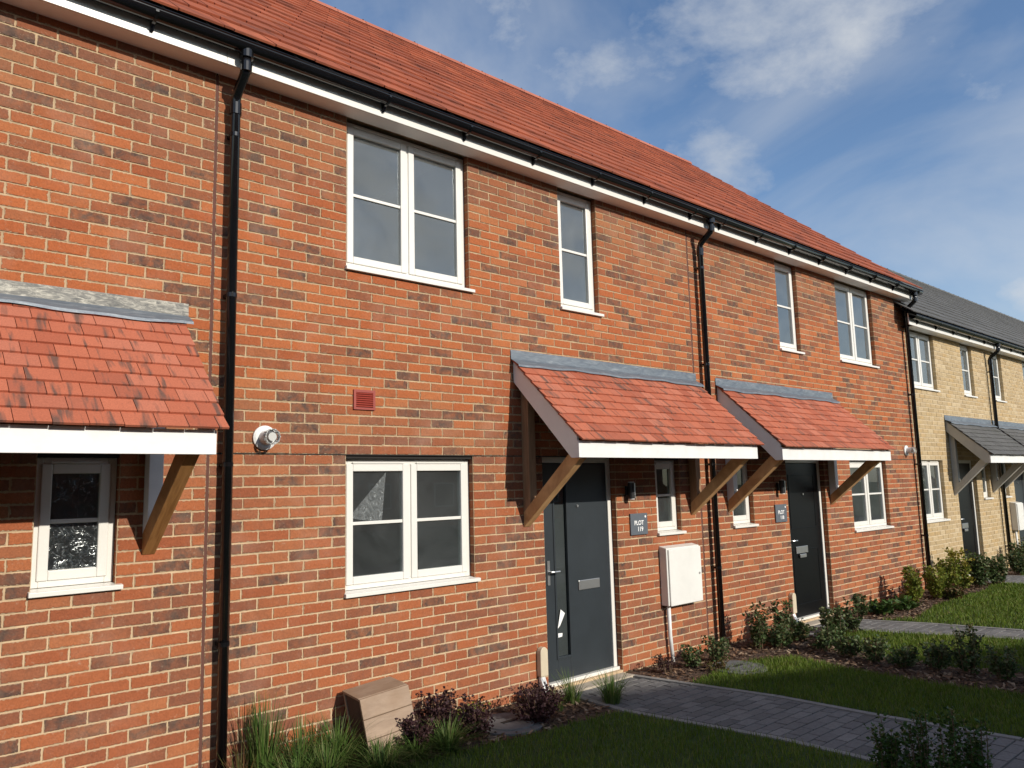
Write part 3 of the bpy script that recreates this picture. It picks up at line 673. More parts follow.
lamp(3.22,-.34,'black up-and-down wall lamp between the grey door and the narrow window')
lamp(6.17,-.36,'black up-and-down wall lamp beside the black front door')
def text(s,x,z,size,parent,y):
    cu=bpy.data.curves.new('lettering','FONT'); cu.body=s; cu.size=size; cu.align_x='CENTER'; cu.align_y='CENTER'; cu.extrude=.0008; cu.offset=size*.022
    o=bpy.data.objects.new('lettering',cu); COL.objects.link(o); w=WORLD[parent]
    o.parent=parent; o.location=(x-w.x,y-w.y,z-w.z); o.rotation_euler=(math.pi/2,0,0); cu.materials.append(M['white_print'])
    bpy.context.view_layer.update(); me=bpy.data.meshes.new_from_object(o.evaluated_get(bpy.context.evaluated_depsgraph_get()))
    n=bpy.data.objects.new('lettering_text',me); COL.objects.link(n); n.parent=parent; n.location=o.location; n.rotation_euler=o.rotation_euler; bpy.data.objects.remove(o); n.name='lettering'; return n
def sign(x0,x1,z0,z1,l2,label):
    cx=(x0+x1)/2; t=thing('house_sign',label,'sign',(cx,0,(z0+z1)/2),'plot signs')
    MB().box(x0,x1,-.022,-.007,z0,z1).build('plate',M['plaque'],t,.002)
    text('PLOT',cx-.005,z1-.095*(z1-z0)/.21-.0,.062,t,-.0235); text(l2,cx+.012,z0+.055,.062,t,-.0235)
    MB().tube([(x1-.035,-.022,z1-.035),(x1-.035,-.0245,z1-.035)],.012,14).build('round_emblem',M['white_print'],t)
sign(3.245,3.515,-.79,-.575,'119','dark slate square sign reading PLOT 119 between grey door and narrow window')
sign(6.06,6.33,-.80,-.58,'118','dark slate square sign reading PLOT 118 left of the black front door')
# meter cabinets
def meter(x0,x1,z0,z1,d,label):
    t=thing('meter_cabinet',label,'cabinet',(x0,0,z0),'white meter cabinets')
    MB().prismx([(-.007,z0),(-.007,z1+.02),(-d,z1),(-d,z0)],x0,x1).build('body',M['box'],t,.006)
    MB().box(x0+.02,x1+.004,-d-.018,-d-.001,z0-.004,z1-.012).build('cabinet_door',M['box'],t,.008)
    MB().tube([(x1-.04,-d-.018,(z0+z1)/2),(x1-.04,-d-.024,(z0+z1)/2)],.012,12).build('lock',M['metal'],t)
    MB().tube([(x0+.06,-.05,z0+.01),(x0+.062,-.05,z0-.3),(x0+.085,-.055,-2.13)],.021,12).build('supply_pipe',M['pvc'],t,smooth=True)
meter(3.70,4.28,-1.535,-.95,.10,'white meter cabinet on the red wall below the narrow window')
meter(15.12,15.52,-1.40,-.86,.12,'white meter cabinet on the yellow brick wall')
# cable entry covers by doors
def duct(x,label):
    t=thing('cable_duct',label,'duct',(x,0,GZ),'capped cable ducts')
    m=MB(); m.prismy([(x-.045,-1.93),(x+.045,-1.93),(x+.045,-1.73)]+[(x+.045*math.cos(a),-1.73+.05*math.sin(a)) for a in [math.pi*k/8 for k in range(1,8)]]+[(x-.045,-1.73)],-.06,-.007); m.build('cap',M['beige'],t,.006)
    m=MB(); m.prismx([(-.01,-2.13),(-.01,-1.932),(-.045,-1.932),(-.13,-2.13)],x-.035,x+.02); m.build('duct_bend',M['pvc'],t,.01)
duct(1.945,'beige capped duct with white bend on the wall left of the grey door')
duct(6.30,'beige capped duct with white bend on the wall left of the black door')

# ------------------------------------------------------------------ ground
g=MB(); g.add([(-300,-300,GZ-.03),(300,-300,GZ-.03),(300,300,GZ-.03),(-300,300,GZ-.03)],[(0,1,2,3)])
tag(g.build('ground','ground'),kind='structure')
def poly(name,pts,z,m,kind='structure',th=0):
    mb=MB()
    if th: mb.prismz(pts,z-th,z)
    else: mb.add([(x,y,z) for x,y in pts],[tuple(range(len(pts)))])
    return tag(mb.build(name,m),kind=kind)
P1=[(2.12,-.0),(2.06,-.85),(2.28,-2.1),(2.30,-2.83),(2.34,-5.6)]; P1R=[(3.05,-.0),(3.32,-1.5),(3.36,-2.42),(3.46,-3.28),(3.6,-5.6)]
P2=[(6.42,-.0),(6.60,-.85),(6.95,-1.7),(7.17,-2.29),(8.2,-5.6)]; P2R=[(7.20,-.0),(7.36,-.5),(7.61,-1.2),(7.81,-2.11),(9.0,-5.6)]
P3=[(12.0,-.0),(12.2,-.9),(12.6,-2.3),(13.5,-5.6)]; P3R=[(13.2,-.0),(13.4,-.6),(14.1,-2.3),(15.0,-5.6)]
def path_strip(L_,R_,name_edge):
    pts=L_+R_[::-1]
    poly('path',pts,GZ-.012,'joint')
    # blocks laid across the path inside the edging
    mb=MB()
    def edge(E,y):
        for (a,b) in zip(E,E[1:]):
            if a[1]>=y>=b[1]: 
                t=(a[1]-y)/(a[1]-b[1]); return a[0]+(b[0]-a[0])*t
        return E[-1][0]
    y=-.16; row=0
    while y>-5.5:
        xl=edge(L_,y-.05)+.075; xr=edge(R_,y-.05)-.075; x=xl-(row%2)*.1
        while x<xr:
            w=.2; a=max(x,xl)+.003; b=min(x+w,xr)-.003; x+=w
            if b-a<.03: continue
            z=GZ+R.uniform(-.002,.002)
            sk=(edge(L_,y-.1)-edge(L_,y))
            mb.add([(a+sk,y-.097,z-.04),(b+sk,y-.097,z-.04),(b,y-.003,z-.04),(a,y-.003,z-.04),(a+sk+.003,y-.094,z),(b+sk-.003,y-.094,z),(b-.003,y-.006,z),(a+.003,y-.006,z)],[(4,5,6,7),(0,1,5,4),(1,2,6,5),(2,3,7,6),(3,0,4,7)])
        y-=.1; row+=1
    tag(mb.build('path','paver'),kind='structure')
    eb=MB()
    for E,s in ((L_,0),(R_,-1)):
        for (a,b) in zip(E,E[1:]):
            n=max(1,round(math.dist(a,b)/.9))
            for k in range(n):
                p=[a[i]+(b[i]-a[i])*(k/n+.004) for i in (0,1)]; q=[a[i]+(b[i]-a[i])*((k+1)/n-.004) for i in (0,1)]
                x0=s*.06
                eb.prismz([(p[0]+x0,p[1]),(q[0]+x0,q[1]),(q[0]+x0+.06,q[1]),(p[0]+x0+.06,p[1])],GZ-.05,GZ+.006)
    tag(eb.build('path_edging','edging'),kind='structure')
for a,b in ((P1,P1R),(P2,P2R),(P3,P3R)): path_strip(a,b,'')
# threshold slabs
for x0,x1 in ((2.06,3.04),(6.42,7.43),(12.4,13.35),(-3.73,-2.75)):
    tag(MB().box(x0,x1,-.155,-.012,GZ-.05,GZ+.012).build('door_step','slab'),kind='structure')
# beds
beds=[[(-7,0.0),(-7,-.75),(-.5,-.50),(.55,-.62),(1.3,-.74),(2.05,-.8),(2.11,0.0)],
      [(3.06,0.0),(3.17,-.70),(3.68,-.64),(4.35,-.62),(4.78,-.85),(4.62,-1.6),(4.62,-2.4),(4.75,-3.2),(5.6,-3.2),(5.55,-2.7),(5.36,-2.2),(5.33,-1.7),(5.46,-1.13),(6.0,-.55),(6.42,-.4),(6.41,0.0)],
      [(7.22,0.0),(7.42,-.55),(7.75,-.9),(9.1,-.68),(10.1,-.66),(11.1,-.7),(12.1,-.5),(12.02,0.0)],
      [(13.22,0.0),(13.4,-.55),(14.2,-.35),(19,-.3),(19,0.0)]]
for b in beds: poly('bed',b,GZ-.005,'soil')
lawns=[[(-7,-.75),(-.5,-.50),(.55,-.62),(1.3,-.74),(2.05,-.8),(2.28,-2.1),(2.30,-2.83),(2.33,-4.2),(-7,-4.2)],
       [(3.17,-.70),(3.68,-.64),(4.35,-.62),(4.78,-.85),(4.62,-1.6),(4.62,-2.4),(4.75,-3.2),(5.6,-3.2),(5.6,-4.2),(3.53,-4.2),(3.46,-3.28),(3.36,-2.42),(3.33,-1.5)],
       [(5.46,-1.13),(6.0,-.55),(6.44,-.42),(6.60,-.85),(6.95,-1.7),(7.17,-2.29),(7.7,-4.2),(5.6,-4.2),(5.6,-3.2),(5.55,-2.7),(5.36,-2.2),(5.33,-1.7)],
       [(7.45,-.55),(7.75,-.9),(9.1,-.68),(10.1,-.66),(11.1,-.7),(12.12,-.5),(12.2,-.9),(12.6,-2.3),(13.1,-4.2),(8.5,-4.2),(7.81,-2.11),(7.61,-1.2)],
       [(13.4,-.55),(14.2,-.35),(19,-.3),(19,-4.2),(14.6,-4.2),(14.1,-2.3)]]
def inside(p,pl):
    x,y=p; c=False; n=len(pl); j=n-1
    for i in range(n):
        if (pl[i][1]>y)!=(pl[j][1]>y) and x<(pl[j][0]-pl[i][0])*(y-pl[i][1])/(pl[j][1]-pl[i][1])+pl[i][0]: c=not c
        j=i
    return c
for l in lawns: poly('lawn',l,GZ-.004,'ground')
CAMP=(-2.96,-5.2)
gr=MB(); V=gr.v; F=gr.f
for l,dens in zip(lawns,(3600,5200,4200,2600,900)):
    xs=[p[0] for p in l]; ys=[p[1] for p in l]; x0=max(min(xs),-.6); x1=min(max(xs),17); y0=max(min(ys),-3.9); y1=max(ys)
    for _ in range(int((x1-x0)*(y1-y0)*dens)):
        x=R.uniform(x0,x1); y=R.uniform(y0,y1)
        if y<-1.0 and x<.3: continue
        if not inside((x,y),l): continue
        h=R.uniform(.02,.055)*(1.5 if R.random()<.06 else 1); a=R.uniform(0,6.28); w=R.uniform(.0018,.0035)*(1.0+max(0,x-3)*.12); c,s=math.cos(a)*w,math.sin(a)*w; dx,dy=R.uniform(-.022,.022),R.uniform(-.022,.022); o=len(V); z=GZ-.006
        V+= [(x-c,y-s,z),(x+c,y+s,z),(x+dx*.4+c*.7,y+dy*.4+s*.7,z+h*.6),(x+dx*.4-c*.7,y+dy*.4-s*.7,z+h*.6),(x+dx,y+dy,z+h)]
        F+= [(o,o+1,o+2,o+3),(o+3,o+2,o+4)]
tag(gr.build('grass','lawn'),'short mown green grass of the front lawns','grass',kind='stuff')
ch=MB()
for b in beds[:3]:
    xs=[p[0] for p in b]; ys=[p[1] for p in b]; x0=max(min(xs),-1.3); x1=max(xs)
    for _ in range(int((x1-x0)*(max(ys)-min(ys))*420)):
        x=R.uniform(x0,x1); y=R.uniform(min(ys),max(ys))
        if not inside((x,y),b): continue
        a=R.uniform(0,6.28); L_=R.uniform(.01,.032); w=R.uniform(.005,.014); c,s=math.cos(a),math.sin(a); z=GZ+R.uniform(0,.012); t1=R.uniform(-.01,.01); t2=R.uniform(-.006,.006)
        ch.add([(x-c*L_+s*w,y-s*L_-c*w,z+t1),(x+c*L_+s*w,y+s*L_-c*w,z-t1+t2),(x+c*L_-s*w,y+s*L_+c*w,z-t1-t2+.004),(x-c*L_-s*w,y-s*L_+c*w,z+t1+.004)],[(0,1,2,3)])
tag(ch.build('bark_mulch','chips'),'brown bark chippings spread over the planting beds','mulch',kind='stuff')
def cover(x,y,r,label):
    t=thing('inspection_cover',label,'drain cover',(x,y,GZ),'inspection covers')
    MB().tube([(x,y,GZ-.03),(x,y,GZ+.012)],[r*1.15,r*1.15],28).build('concrete_surround',M['concrete'],t,.004)
    MB().tube([(x,y,GZ+.0125),(x,y,GZ+.022)],[r*.85,r*.83],28).build('lid',M['concrete'],t)
    MB().box(x-.07,x+.07,y-.02,y+.02,GZ+.0225,GZ+.026).build('lifting_slot',M['dark'],t)
cover(1.20,-.42,.24,'round grey drain cover in the bed left of the grey door')
cover(3.98,-.70,.24,'grey drain cover beside the lawn right of the block path')
cover(6.05,-.28,.22,'grey drain cover in the bed left of the black door')

# wooden box leaning on the wall
t=thing('wooden_box','weathered brown boarded box leaning against the wall among the plants','box',(.1,-.25,GZ))
A=(-.14,-.12,-1.63); 
def P(u,v,w): # u along, v depth outwards, w down the sloping front
    return (-.06+u*.40+w*.03, -.06-v*.25-w*.10, -1.675-w*.40-v*.02+u*.03)
def slab(u0,u1,v0,v1,w0,w1):
    c=[P(u,v,w) for w in (w1,w0) for v in (1-v0,1-v1) for u in (u0,u1)]
    m=MB(); m.add([c[0],c[1],c[3],c[2],c[4],c[5],c[7],c[6]],[(0,3,2,1),(4,5,6,7),(0,1,5,4),(1,2,6,5),(2,3,7,6),(3,0,4,7)]); return m
for k in range(3): slab(.0,1,0,.08,.005+k*.335,.335*(k+1)-.008).build('front_board',M['crate'],t,.003)
slab(0,1,.08,.98,0,.045).build('top_board',M['crate'],t,.003)
slab(.03,.05,.085,.9,.05,1).build('end_board',M['box_shade'],t,.003)  # dark panel painted as the shade inside the open end
slab(0.01,1-.01,.9,.98,.05,1).build('back_board',M['crate'],t,.003)
slab(.965,.995,.08,.9,.05,1).build('end_board',M['crate'],t,.003)

# ------------------------------------------------------------------ plants
def tuft(x,y,n,h,spread,matn,label,name='ornamental_grass',group=None,cat='plant',w=.0045,flop=1.0):
    t=thing(name,label,cat,(x,y,GZ),group); m=MB()
    for _ in range(n):
        a=R.uniform(0,6.28); rr=R.uniform(0,.085); L_=h*R.uniform(.35,1.12); lean=R.uniform(.05,1)*spread; bx,by=x+math.cos(a)*rr,y+math.sin(a)*rr
        ca,sa=math.cos(a),math.sin(a); pa=a+1.57+R.uniform(-.5,.5); px,py=math.cos(pa),math.sin(pa); k=4; vs=[]
        for i in range(k+1):
            s=i/k; out=lean*(s**1.7); z=GZ+L_*(s-.45*flop*lean/h*s**2.6*.6); ww=w*(1-s**2*.92)
            X=bx+ca*out; Y=min(by+sa*out,-.012); vs+=[(X-px*ww,Y-py*ww*.6,z),(X+px*ww,Y+py*ww*.6 if Y+py*ww*.6<-.009 else -.009,z)]
        m.add(vs,[(2*i,2*i+1,2*i+3,2*i+2) for i in range(k)])
    m.build('blade_clump',M[matn],t); return t
def leaf(m,p,d,L_,w,up=None):
    d=Vector(d).normalized(); u=Vector((R.uniform(-1,1),R.uniform(-1,1),R.uniform(-.2,1))); s=d.cross(u)
    if s.length<1e-3: return
    s.normalize(); nn=s.cross(d); p=Vector(p)
    pts=[p,p+d*L_*.45+s*w-nn*w*.25,p+d*L_,p+d*L_*.45-s*w-nn*w*.25]
    if any(q.y>-.01 for q in pts): return
    m.add([tuple(q) for q in pts],[(0,1,2),(0,2,3)])
def shrub(x,y,h,wd,stems,lpn,ll,lw,matn,label,name='shrub',group=None,cat='plant',upright=.5,tips=None,stemtop=1.0,pairs=False):
    t=thing(name,label,cat,(x,y,GZ),group); st=MB(); lf=MB(); tp=MB()
    for _ in range(stems):
        a=R.uniform(0,6.28); rr=wd*R.uniform(.2,1)*(1-upright); hh=h*(1-.7*R.random()**1.3)
        b=Vector((x+math.cos(a)*wd*.18*R.random()*2,min(y+math.sin(a)*wd*.18,-.03),GZ-.01)); e=Vector((x+math.cos(a)*(rr+wd*.35*R.random()),min(y+math.sin(a)*(rr+wd*.3*R.random()),-.04),GZ+hh))
        mid=(b+e)/2+Vector((R.uniform(-.03,.03),R.uniform(-.03,.01),.03)); pts=[]
        for i in range(7):
            s=i/6; pts.append(b*(1-s)**2+mid*2*s*(1-s)+e*s*s)
        st.tube(pts,[.0045*(1-.6*i/6) for i in range(7)],5,cap=False)
        for k in range(lpn):
            s=R.uniform(.12,1.0)**.85; i=min(5,int(s*6)); f=s*6-i; p=pts[i].lerp(pts[i+1],f); ax=(pts[i+1]-pts[i]).normalized()
            a2=R.uniform(0,6.28); d=Vector((math.cos(a2),math.sin(a2),R.uniform(-.15,.9))); q=R.uniform(.7,1.2)
            off=Vector((R.gauss(0,1),R.gauss(0,1),R.gauss(0,.6)))*wd*.10
            target=tp if (tips and s>.8) else lf
            leaf(target,p+off,d,ll*q,lw*q)
    st.build('stems',M['stem'],t); lf.build('foliage',M[matn],t)
    if tips: tp.build('tip_foliage',M[tips],t)
    return t
GG='ornamental grasses in the left bed'
tuft(-.70,-.20,210,.52,.15,'tuft','tall upright grass clump just right of the leftmost downpipe',group=GG,w=.006)
tuft(-.50,-.30,170,.40,.26,'tuft','spreading grass clump right of the tall upright one',group=GG,w=.005)
tuft(-.88,-.28,60,.34,.16,'bronze','thin brownish grass clump at the foot of the leftmost downpipe',group=GG)
tuft(-.22,-.28,300,.34,.36,'tuft','arching grass clump left of the wooden box',group=GG,w=.005)
tuft(.02,-.42,280,.20,.34,'tuft','low grass clump at the left foot of the wooden box',group=GG,w=.005)
tuft(.26,-.50,280,.17,.32,'tuft','low grass clump in front of the wooden box',group=GG,w=.005)
tuft(-.42,-.50,260,.28,.34,'tuft','low grass clump at the lower edge of the photo near the downpipe',group=GG,w=.005)
tuft(.50,-.56,240,.24,.30,'tuft','dark grass clump in front of the purple plants',group=GG,w=.005)
tuft(-.60,-.46,200,.26,.34,'tuft','matted grass at the very bottom beside the leftmost downpipe',group=GG,w=.005)
tuft(-.06,-.60,200,.22,.34,'tuft','matted grass at the bottom edge of the photo below the box',group=GG,w=.005)
tuft(.26,-.30,120,.13,.26,'tuft','grass wedged against the right foot of the wooden box',group=GG,w=.005)
tuft(1.98,-.34,110,.27,.20,'tuft','grass clump at the foot of the beige duct by the grey door',group=GG)
tuft(2.20,-.60,180,.28,.21,'tuft','arching grass clump beside the block path near the grey door',group=GG)
tuft(1.72,-.40,80,.18,.2,'tuft','small grass clump between purple plants and duct',group=GG)
PG='purple leaved plants'
shrub(.60,-.30,.33,.24,44,46,.026,.011,'purple','purple leaved bush right of the wooden box',group=PG)
shrub(.34,-.42,.24,.2,34,40,.026,.011,'purple','low purple bush in front of the wooden box',group=PG)
shrub(.82,-.46,.27,.22,36,40,.026,.011,'purple','dark purple bush left of the round drain cover',group=PG)
shrub(1.42,-.52,.26,.28,50,40,.026,.011,'purple','wide purple bush right of the round drain cover',group=PG)
shrub(1.72,-.28,.17,.17,20,28,.026,.010,'purple','small purple bush left of the beige duct',group=PG)
shrub(1.05,-.10,.10,.2,26,16,.03,.012,'lime','low green plant at the foot of the wall by the drain cover')
# yellow flowers at the foot of the first downpipe
t=thing('flowering_plant','small yellow flowers at the bottom edge below the leftmost downpipe','flowers',(-1.02,-.28,GZ)); m=MB(); s_=MB()
for _ in range(16):
    p=Vector((-1.02+R.uniform(-.09,.09),-.28+R.uniform(-.08,.08),GZ+.13+R.uniform(-.03,.03))); s_.tube([(p.x,p.y,GZ-.01),tuple(p)],.002,5)
    for k in range(6): a=k*1.047; m.add([tuple(p),(p.x+.014*math.cos(a-.4),p.y+.014*math.sin(a-.4),p.z+.005),(p.x+.018*math.cos(a),p.y+.018*math.sin(a),p.z+.006),(p.x+.014*math.cos(a+.4),p.y+.014*math.sin(a+.4),p.z+.005)],[(0,1,2,3)])
m.build('blossoms',M['yellow'],t); s_.build('stems',M['stem'],t)
SG='green shrubs in the right bed'
shrub(3.35,-.32,.16,.15,12,14,.026,.010,'purple','small reddish plant at the corner of path and wall',group=PG)
shrub(3.70,-.36,.22,.17,18,24,.036,.013,'green','small shrub under the white meter pipe',group=SG)
shrub(4.05,-.42,.26,.2,21,27,.036,.014,'green','shrub with pale leaves below the meter cabinet',group=SG)
shrub(3.75,-.6,.12,.2,12,12,.03,.012,'bronze','dry bronze ground plant at the path corner')
shrub(4.90,-.38,.50,.17,18,36,.042,.016,'green','tall shrub right of the middle downpipe, left of its pair',group=SG)
shrub(5.35,-.40,.48,.17,18,36,.042,.016,'green','tall shrub right of the middle downpipe, right of its pair',group=SG)
shrub(5.1,-.50,.24,.25,27,30,.04,.015,'green','low bushy shrub between the two tall ones',group=SG)
shrub(5.62,-.48,.26,.2,21,30,.04,.015,'green','shrub left of the duct at the black door',group=SG)
shrub(5.55,-.85,.42,.15,15,36,.042,.016,'green','upright shrub in front of the duct by the black door',group=SG)
shrub(5.85,-.80,.40,.17,16,36,.042,.016,'green','upright shrub in front of the black door',group=SG)
shrub(6.15,-.62,.34,.14,13,33,.04,.015,'green','shrub in front of the black door step',group=SG)
shrub(6.35,-.75,.40,.14,13,30,.042,.016,'green','slim shrub beside the second path',group=SG)
BG='shrubs in the strip between the lawns'
spots=[(5.28,-.95,.26,'leafy bush at the wall end of the strip between lawns'),(5.15,-1.25,.22,'second bush from the wall in the strip between lawns'),(5.08,-1.55,.24,'third bush from the wall in the strip between lawns'),(5.05,-1.85,.20,'small bush halfway along the strip between lawns'),(5.10,-2.12,.26,'bush just left of the tall one in the strip between lawns'),(5.12,-2.40,.46,'tallest bush in the strip between lawns, near the right edge'),(5.14,-2.68,.30,'bush right of the tall one in the strip between lawns'),(5.16,-2.95,.30,'bush at the right edge of the photo in the strip between lawns')]
for x,y,h,l in spots: shrub(x,y,h,.20,18,38,.036,.014,'green',l,group=BG)
LG='shrubs by the end of the red terrace'
shrub(7.55,-.30,.30,.14,13,30,.045,.017,'green','shrub just right of the black door frame',group=LG)
shrub(7.95,-.42,.16,.3,18,18,.08,.03,'hedge','low broad leaved plant right of the black door',group=LG)
shrub(8.45,-.48,.15,.3,18,16,.08,.03,'hedge','low broad leaved plant farther from the black door',group=LG)
shrub(8.55,-.28,.30,.12,7,16,.04,.015,'purple','reddish twiggy plant against the wall under the far window',group=LG)
shrub(9.0,-.42,.55,.2,18,39,.055,.02,'lime','yellow green shrub under the far ground floor window',group=LG)
shrub(9.35,-.30,.22,.2,15,24,.04,.015,'bronze','brown twiggy plant near the far downpipe',group=LG)
shrub(9.75,-.45,.46,.24,24,42,.055,.02,'lime','broad yellow green shrub left of the far downpipe',group=LG)
shrub(10.3,-.45,.58,.26,27,45,.055,.02,'lime','large yellow green shrub at the foot of the far downpipe',group=LG,tips='lime')
shrub(10.85,-.42,.66,.26,27,45,.055,.02,'lime','tall golden shrub in front of the yellow brick window',group=LG,tips='gold')
shrub(11.4,-.50,.56,.28,30,45,.055,.02,'green','dark green shrub left of the yellow house door',group=LG)
shrub(11.9,-.62,.48,.26,27,42,.055,.02,'green','dark green shrub in front of the yellow house door',group=LG)
shrub(9.9,-.62,.2,.3,24,24,.05,.02,'bronze','dry bronze undergrowth beside the far lawn',group=LG)
RG='shrubs at the yellow brick houses'
shrub(13.65,-.45,.42,.26,24,39,.055,.02,'green','dark shrub right of the yellow house path',group=RG)
shrub(14.3,-.35,.55,.26,24,39,.055,.02,'green','shrub at the foot of the yellow house downpipe',group=RG)
shrub(15.0,-.35,.6,.3,27,39,.055,.02,'green','shrub below the meter cabinet on yellow brick',group=RG)
shrub(15.7,-.4,.5,.3,24,36,.055,.02,'green','shrub at the right edge in front of yellow brick',group=RG)
FG='upright laurel plants in the foreground'
for x,y,h,l in [(1.88,-3.03,.40,'upright laurel at the left of the foreground plants'),(1.92,-3.19,.47,'second upright laurel from the left in the foreground'),(1.98,-3.33,.50,'third upright laurel from the left in the foreground'),(2.14,-3.42,.45,'fourth upright laurel from the left in the foreground')]:
    shrub(x,y,h*1.02,.16,16,64,.027,.010,'hedge',l,group=FG,upright=.65)

# ------------------------------------------------------------------ the house opposite, whose shade lies on the lawns
T=thing('brick_house','red brick house with hipped roof on the opposite side of the street','house',(-1.,-20,GZ))
ox0,ox1,oy0,oy1=-14,8.9,-22.1,-14.1; ez=-2.1+5.25; rz=-2.1+8.07
b=MB(); b.box(ox0+.4,ox1-.4,oy0+.4,oy1-.4,-2.3,ez-.05); b.build('wall',M['red_wall'],T)
r=MB(); cx=(oy0+oy1)/2; r.add([(ox0,oy0,ez),(ox1,oy0,ez),(ox1,oy1,ez),(ox0,oy1,ez),(ox0+4,cx,rz),(ox1-4,cx,rz)],[(0,1,5,4),(1,2,5),(2,3,4,5),(3,0,4),(0,3,2,1)])
r.build('roof',M['slate'],T)
for k in range(6):
    wx=-12+k*3.5
    for z0,z1 in ((-1.2,0),(1.3,2.5)):
        if z0<0 and k%2: continue
        f=MB(); f.box(wx-.65,wx+.65,oy1-.405,oy1-.36,z0,z1); fo=f.build('window',M['white'],T); MB().box(wx-.58,wx-.03,oy1-.362,oy1-.352,z0+.07,z1-.07).box(wx+.03,wx+.58,oy1-.362,oy1-.352,z0+.07,z1-.07).build('pane',M['door_black'],fo)
for k in (1,3,5):
    wx=-12+k*3.5; fo=MB().box(wx-.5,wx+.5,oy1-.405,oy1-.36,-2.1,0).build('door',M['door_grey'],T)
T2=thing('brick_house','unseen red brick house with slate roof added opposite to darken the window reflections','house',(24,-30,GZ))  # out of view, added so the lower panes mirror something dark
MB().box(11,38,-34,-26,-2.3,2.9).build('wall',M['red_wall'],T2)
MB().prismx([(-34.5,2.8),(-30,6.4),(-25.5,2.8)],10.7,38.3).build('roof',M['slate'],T2)
for k in range(7):
    for z0,z1 in ((-1.2,0),(1.2,2.4)):
        wx=13+k*3.7; fo=MB().box(wx-.6,wx+.6,-26.0,-25.95,z0,z1).build('window',M['white'],T2); MB().box(wx-.53,wx+.53,-25.952,-25.94,z0+.07,z1-.07).build('pane',M['door_black'],fo)
tag(MB().add([(-60,-11.5,GZ-.02),(60,-11.5,GZ-.02),(60,-6.8,GZ-.02),(-60,-6.8,GZ-.02)],[(0,1,2,3)]).build('road','asphalt'),kind='structure')
tag(MB().box(-60,60,-6.8,-6.65,GZ-.15,GZ+.08).build('kerb','edging'),kind='structure')
tag(MB().add([(-60,-6.649,GZ-.016),(60,-6.649,GZ-.016),(60,-5.3,GZ-.016),(-60,-5.3,GZ-.016)],[(0,1,2,3)]).build('pavement','concrete'),kind='structure')

# ------------------------------------------------------------------ light
SUN=Vector((-.14,1,-.455)).normalized()
ld=bpy.data.lights.new('sun','SUN'); ld.energy=4.6; ld.angle=math.radians(.5); ld.color=(1,.935,.83)
lo=bpy.data.objects.new('sun',ld); COL.objects.link(lo); lo.rotation_euler=SUN.to_track_quat('-Z','Y').to_euler(); lo.location=(5,-20,12)
el=math.asin(-SUN.z)
w=bpy.data.worlds.new('World'); sc.world=w; w.use_nodes=True; nt=w.node_tree; bg=nt.nodes['Background']
sky=N(nt,'ShaderNodeTexSky'); sky.sky_type='NISHITA'; sky.sun_disc=False; sky.sun_elevation=el; sky.sun_rotation=math.pi-.14; sky.air_density=1.0; sky.dust_density=.6; sky.ozone_density=1.6
SKY=.100
tc=N(nt,'ShaderNodeTexCoord'); dirv=tc.outputs['Generated']
CY,CP,CR=7.30863245e-01,1.30626853e-01,-2.55063648e-02; FOC=777.097
def cam_axes():
    cy,sy=math.cos(CY),math.sin(CY); cp,sp=math.cos(CP),math.sin(CP)
    f=Vector((sy*cp,cy*cp,sp)); r=Vector((cy,-sy,0)); u=r.cross(f); cr,sr=math.cos(CR),math.sin(CR)
    return cr*r+sr*u,-sr*r+cr*u,f
AX=cam_axes()
def skydir(x,y):
    return ((AX[0]*(x-512)/FOC)-(AX[1]*(y-384)/FOC)+AX[2]).normalized()
def blob(x,y,rad):          # coverage around one direction of the sky
    d=N(nt,'ShaderNodeVectorMath',operation='DISTANCE'); nt.links.new(dirv,d.inputs[0]); d.inputs[1].default_value=skydir(x,y)
    mr=N(nt,'ShaderNodeMapRange',interpolation_type='SMOOTHSTEP'); mr.inputs['From Min'].default_value=rad; mr.inputs['From Max'].default_value=0; mr.inputs['To Min'].default_value=0; mr.inputs['To Max'].default_value=1
    nt.links.new(d.outputs['Value'],mr.inputs['Value']); return mr.outputs[0]
cov=None
for x,y,rd,amt in ((720,0,.19,.9),(800,30,.20,1.0),(600,20,.22,.55),(430,-60,.2,.35),(700,140,.15,.65),(830,90,.16,.25),(640,85,.14,.45),(960,150,.3,.15),(1000,250,.22,.45),(860,210,.2,.28),(1010,300,.12,.7)):
    v=math_(nt,'MULTIPLY',blob(x,y,rd),amt); cov=v if cov is None else math_(nt,'MAXIMUM',cov,v)
mp=N(nt,'ShaderNodeMapping'); mp.inputs['Scale'].default_value=(1,1,1.7); nt.links.new(dirv,mp.inputs[0])
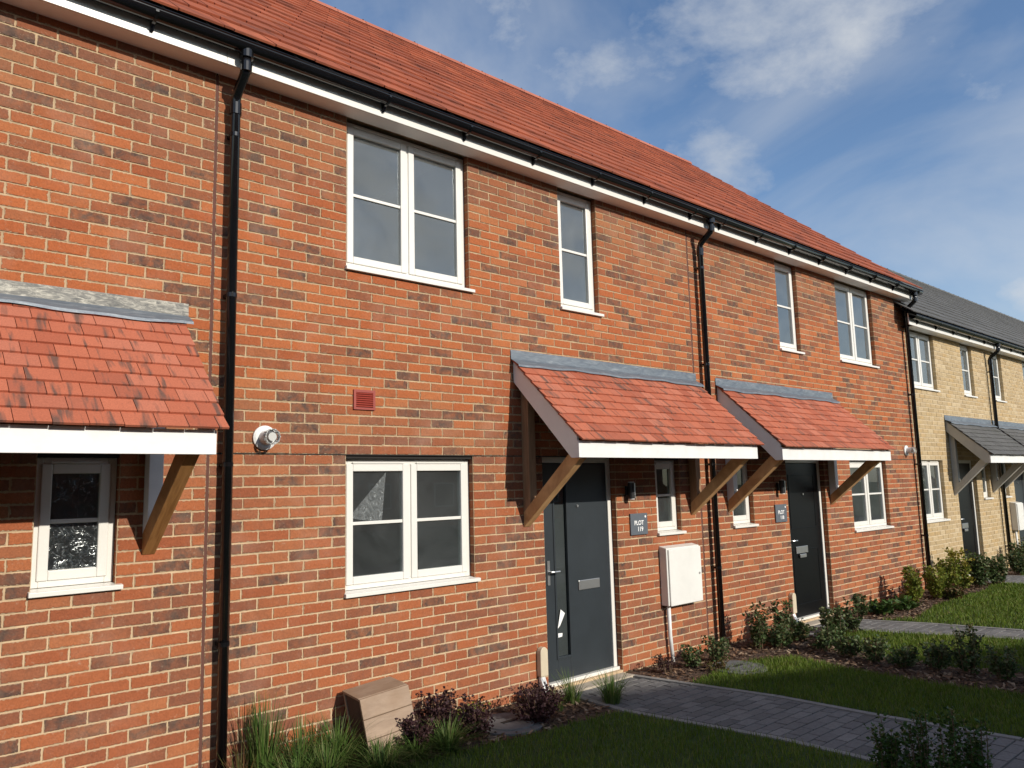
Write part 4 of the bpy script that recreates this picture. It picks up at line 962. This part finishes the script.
n1=noise(nt,5.0,10,.60,mp.outputs[0],.12)
n2=noise(nt,1.1,3,.5,mp.outputs[0],.2)
# behind the camera the sky is broadly cloudy, ahead only where the coverage says so
front=N(nt,'ShaderNodeVectorMath',operation='DOT_PRODUCT'); nt.links.new(dirv,front.inputs[0]); front.inputs[1].default_value=(0,-1,0)
back=ramp(nt,front.outputs['Value'],[(.0,0),(.5,.6)])
cov=math_(nt,'MAXIMUM',cov,back)
dens=math_(nt,'ADD',math_(nt,'MULTIPLY',math_(nt,'SUBTRACT',n1,.57),1.5),math_(nt,'MULTIPLY',cov,.33))
cl=ramp(nt,dens,[(.0,0),(.10,.25),(.26,.62),(.42,.9)])
wisp=ramp(nt,noise(nt,2.2,6,.55,mp.outputs[0],1.0),[(.42,0),(.72,.50)])
cl=math_(nt,'MAXIMUM',cl,wisp)
ccol=ramp(nt,n2,[(.3,(4.9,5.4,6.1)),(.7,(8.0,8.1,8.2))])
bcol=ramp(nt,n2,[(.3,(6.8,7.0,7.0)),(.7,(10.5,10.5,10.4))])
ccol=mixc(nt,ramp(nt,front.outputs['Value'],[(.1,0),(.4,1)]),ccol,bcol)
hs=mixc(nt,1.0,sky.outputs[0],(1.22,1.36,1.52),'MULTIPLY')
c=mixc(nt,cl,hs,ccol)
nt.links.new(c,bg.inputs[0]); bg.inputs[1].default_value=SKY

# ------------------------------------------------------------------ camera
cd=bpy.data.cameras.new('camera'); co=bpy.data.objects.new('camera',cd); COL.objects.link(co); sc.camera=co
cd.sensor_width=36; cd.lens=36*FOC/1024; cd.clip_start=.05; cd.clip_end=1000
mw=Matrix.Identity(4)
for i in range(3): mw[i][0]=AX[0][i]; mw[i][1]=AX[1][i]; mw[i][2]=-AX[2][i]
mw[0][3],mw[1][3],mw[2][3]=-2.9615,-5.1971,-.2652
co.matrix_world=mw
sc.view_settings.view_transform='Standard'; sc.view_settings.look='None'; sc.view_settings.exposure=0; sc.view_settings.gamma=1
sc.render.engine='CYCLES'; sc.render.resolution_x=1024; sc.render.resolution_y=768
